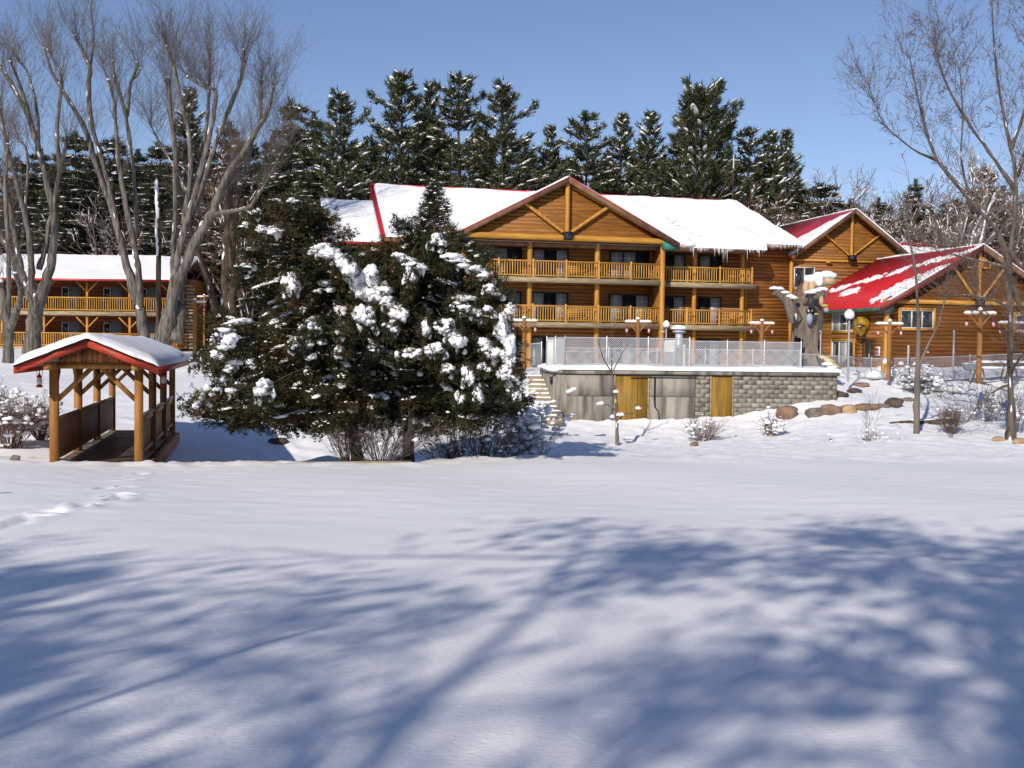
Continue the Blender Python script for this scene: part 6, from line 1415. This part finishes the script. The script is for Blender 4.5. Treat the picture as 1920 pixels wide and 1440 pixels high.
def awL(a, f):  # left tree: long to the left, shorter towards its neighbour
    return 1.0 if math.cos(a) < .2 or f > .4 else .8
def awR(a, f): return 1.0 if math.cos(a) > -.2 else .75
cedar(672, 868, 28.6, 6.9, -1.35, ([0, .12, .22, .35, .5, .65, .8, .92, 1], [3.2, 4.5, 4.5, 3.7, 2.9, 2.2, 1.5, .8, .3]), 'broad left cedar, low boughs sweeping far left, dark inside with heavy snow pads', 71, .20, 420, awL,
      [(548, 530, 17, 26, .1), (493, 733, 24, 22, -.5), (610, 470, 34, 20, .3), (650, 492, 22, 24, .5), (512, 432, 30, 12, .1), (430, 690, 24, 12, -.6), (418, 655, 26, 14, -.9), (450, 722, 20, 9, -.6), (440, 610, 34, 9, -.3), (590, 612, 14, 12, .0),
       (480, 400, 12, 6, 0), (556, 378, 14, 8, 0), (470, 468, 16, 6, -.1), (384, 745, 16, 22, -.7), (555, 648, 8, 8, 0), (460, 500, 18, 6, 0), (640, 620, 10, 9, 0), (405, 735, 12, 8, -.4), (640, 655, 8, 9, 0)], 2.6,
      [(470, 430, 34, 16), (455, 520, 30, 16), (520, 385, 30, 14), (585, 400, 20, 14), (690, 480, 26, 18), (640, 505, 50, 26), (420, 600, 36, 20), (400, 680, 40, 22), (380, 760, 40, 20), (450, 790, 60, 16), (560, 800, 70, 16)])
cedar(766, 868, 28.9, 7.75, .62, ([0, .12, .22, .35, .5, .62, .72, .80, .88, .95, 1], [2.4, 3.0, 3.2, 3.1, 2.7, 1.9, .95, .70, .55, .3, .10]), 'right cedar with a narrow spire top and rusty patches, boughs bending right under snow', 72, .18, 380, awR,
      [(690, 528, 34, 34, .3), (682, 590, 28, 26, .3), (742, 578, 26, 22, .5), (708, 545, 24, 26, 0), (735, 612, 16, 14, .2), (820, 452, 20, 14, .2), (768, 490, 30, 12, .4), (866, 492, 34, 10, .45), (905, 512, 26, 12, .5), (945, 622, 22, 36, 1.2),
       (915, 650, 22, 18, .5), (770, 660, 26, 12, 0), (815, 655, 26, 16, 0), (850, 630, 24, 22, .4), (880, 700, 12, 26, .2), (910, 690, 16, 14, 0), (945, 700, 14, 18, .3), (870, 560, 26, 12, -.3), (835, 610, 20, 14, 0), (800, 610, 10, 20, 0), (955, 695, 18, 14, .8),
       (950, 665, 18, 24, 1.0), (962, 735, 14, 18, .6), (900, 735, 14, 18, .2), (925, 590, 16, 12, .6), (925, 545, 20, 10, .5), (840, 690, 16, 12, 0), (885, 585, 22, 12, .3), (862, 745, 10, 16, .4), (770, 515, 12, 22, 0), (700, 655, 10, 8, 0)], 2.2,
      [(755, 425, 18, 12), (745, 470, 34, 22), (850, 440, 18, 12), (868, 460, 20, 12), (900, 480, 34, 16), (930, 560, 34, 22), (935, 640, 24, 22), (950, 700, 24, 22), (940, 755, 30, 18), (890, 785, 40, 18), (820, 800, 70, 18), (700, 790, 60, 20), (720, 520, 40, 30)])

# ------------------------------------------------------------------ things behind the camera that shade the snow
def shade_tree(x, y, H, seed, label, n=11, wide=1.0, dens=26, r=.05, nleaf=230):
    rs_ = np.random.default_rng(seed); t = thing('oak_tree', label, 'tree', (x, y, gz(x, y)))
    T_ = Acc(); out = [[], [], [], []]; B, D, L_, R_ = [], [], [], []
    T_.tube([(0, 0, -.3), (.1, 0, H * .15), (0, .1, H * .3)], [.30, .24, .2], 10)
    for i in range(n):
        a = i * 6.283 / n + rs_.uniform(-.3, .3); l = rs_.uniform(.25, 1.1) * wide; q = [np.array([0, 0, H * rs_.uniform(.18, .32)])]; d = np.array([math.cos(a) * l, math.sin(a) * l, 1.]); hh = H * rs_.uniform(.45, .72)
        for s in range(9): d = norm(d + rs_.normal(0, .13, 3)); q.append(q[-1] + d * hh / 9)
        q = np.array(q); T_.tube(q, np.linspace(.11, .04, 10), 7)
        for j in range(dens): s = rs_.integers(1, 9); B.append(q[s]); D.append(norm(q[min(s + 1, 9)] - q[s - 1]) + rs_.normal(0, .8, 3)); L_.append(H * rs_.uniform(.08, .24)); R_.append(r)
    tips = grow_twigs(np.array(B), np.array(D), np.array(L_), np.array(R_), out, rs_, 2, 3, .2, .7, (4, 3), .2)
    T_.obj('trunk', BARK, t, smooth=True); C = [np.concatenate(o) for o in out]; C[2] = np.maximum(C[2], .02); C[3] = np.maximum(C[3], .016)
    Acc().segs(*C, 3).obj('crown', TWIG, t, kind='stuff')
    # dry leaves still hanging in clumps among the twigs
    cc = tips[rs_.integers(0, len(tips), nleaf)]; cc = cc[cc[:, 2] > H * .35]; m = 135; rr = np.repeat(rs_.uniform(.25, .75, len(cc)), m)[:, None]
    p = np.repeat(cc, m, 0) + rs_.normal(0, 1, (len(cc) * m, 3)) * rr * np.array([1, 1, .7]); u = norm(rs_.normal(size=p.shape)) * .13; v = norm(np.cross(u, rs_.normal(size=p.shape))) * .11
    Acc().add(np.stack([p - u, p + v, p + u - v * .3], 1).reshape(-1, 3), np.arange(3 * len(p)).reshape(-1, 3)).obj('leaves', RUSTL, t, kind='stuff')
    return t
shade_tree(-6.0, -15, 17.5, 91, 'big spreading oak behind the viewer, casting the broad dappled shade', 12, 1.0, 18)
shade_tree(-14.0, -19.5, 17, 92, 'second oak behind the viewer to the left of the big one', 10, 1.0, 16, nleaf=150)
shade_tree(0.6, -13.8, 18, 93, 'third oak behind the viewer to the right of the big one', 12, 1.0, 18)
t = thing('flag_pole', 'thin bare pole behind the viewer whose shadow crosses the snow', 'pole', (-5.2, -1.2, 0)); Acc().tube([(0, 0, -.2), (0, 0, 5.3)], [.03, .025], 8).obj('pole', GALV, t)
t = thing('shadow_post', 'unseen wooden post added left of the view to cast a shadow', 'post', (-9.9, 12.6, gz(-9.9, 12.6))); Acc().tube([(0, 0, -.3), (.1, 0, 2.6)], [.22, .05], 8).obj('pole', POST, t)  # added out of view so that its tapered shadow falls on the snow
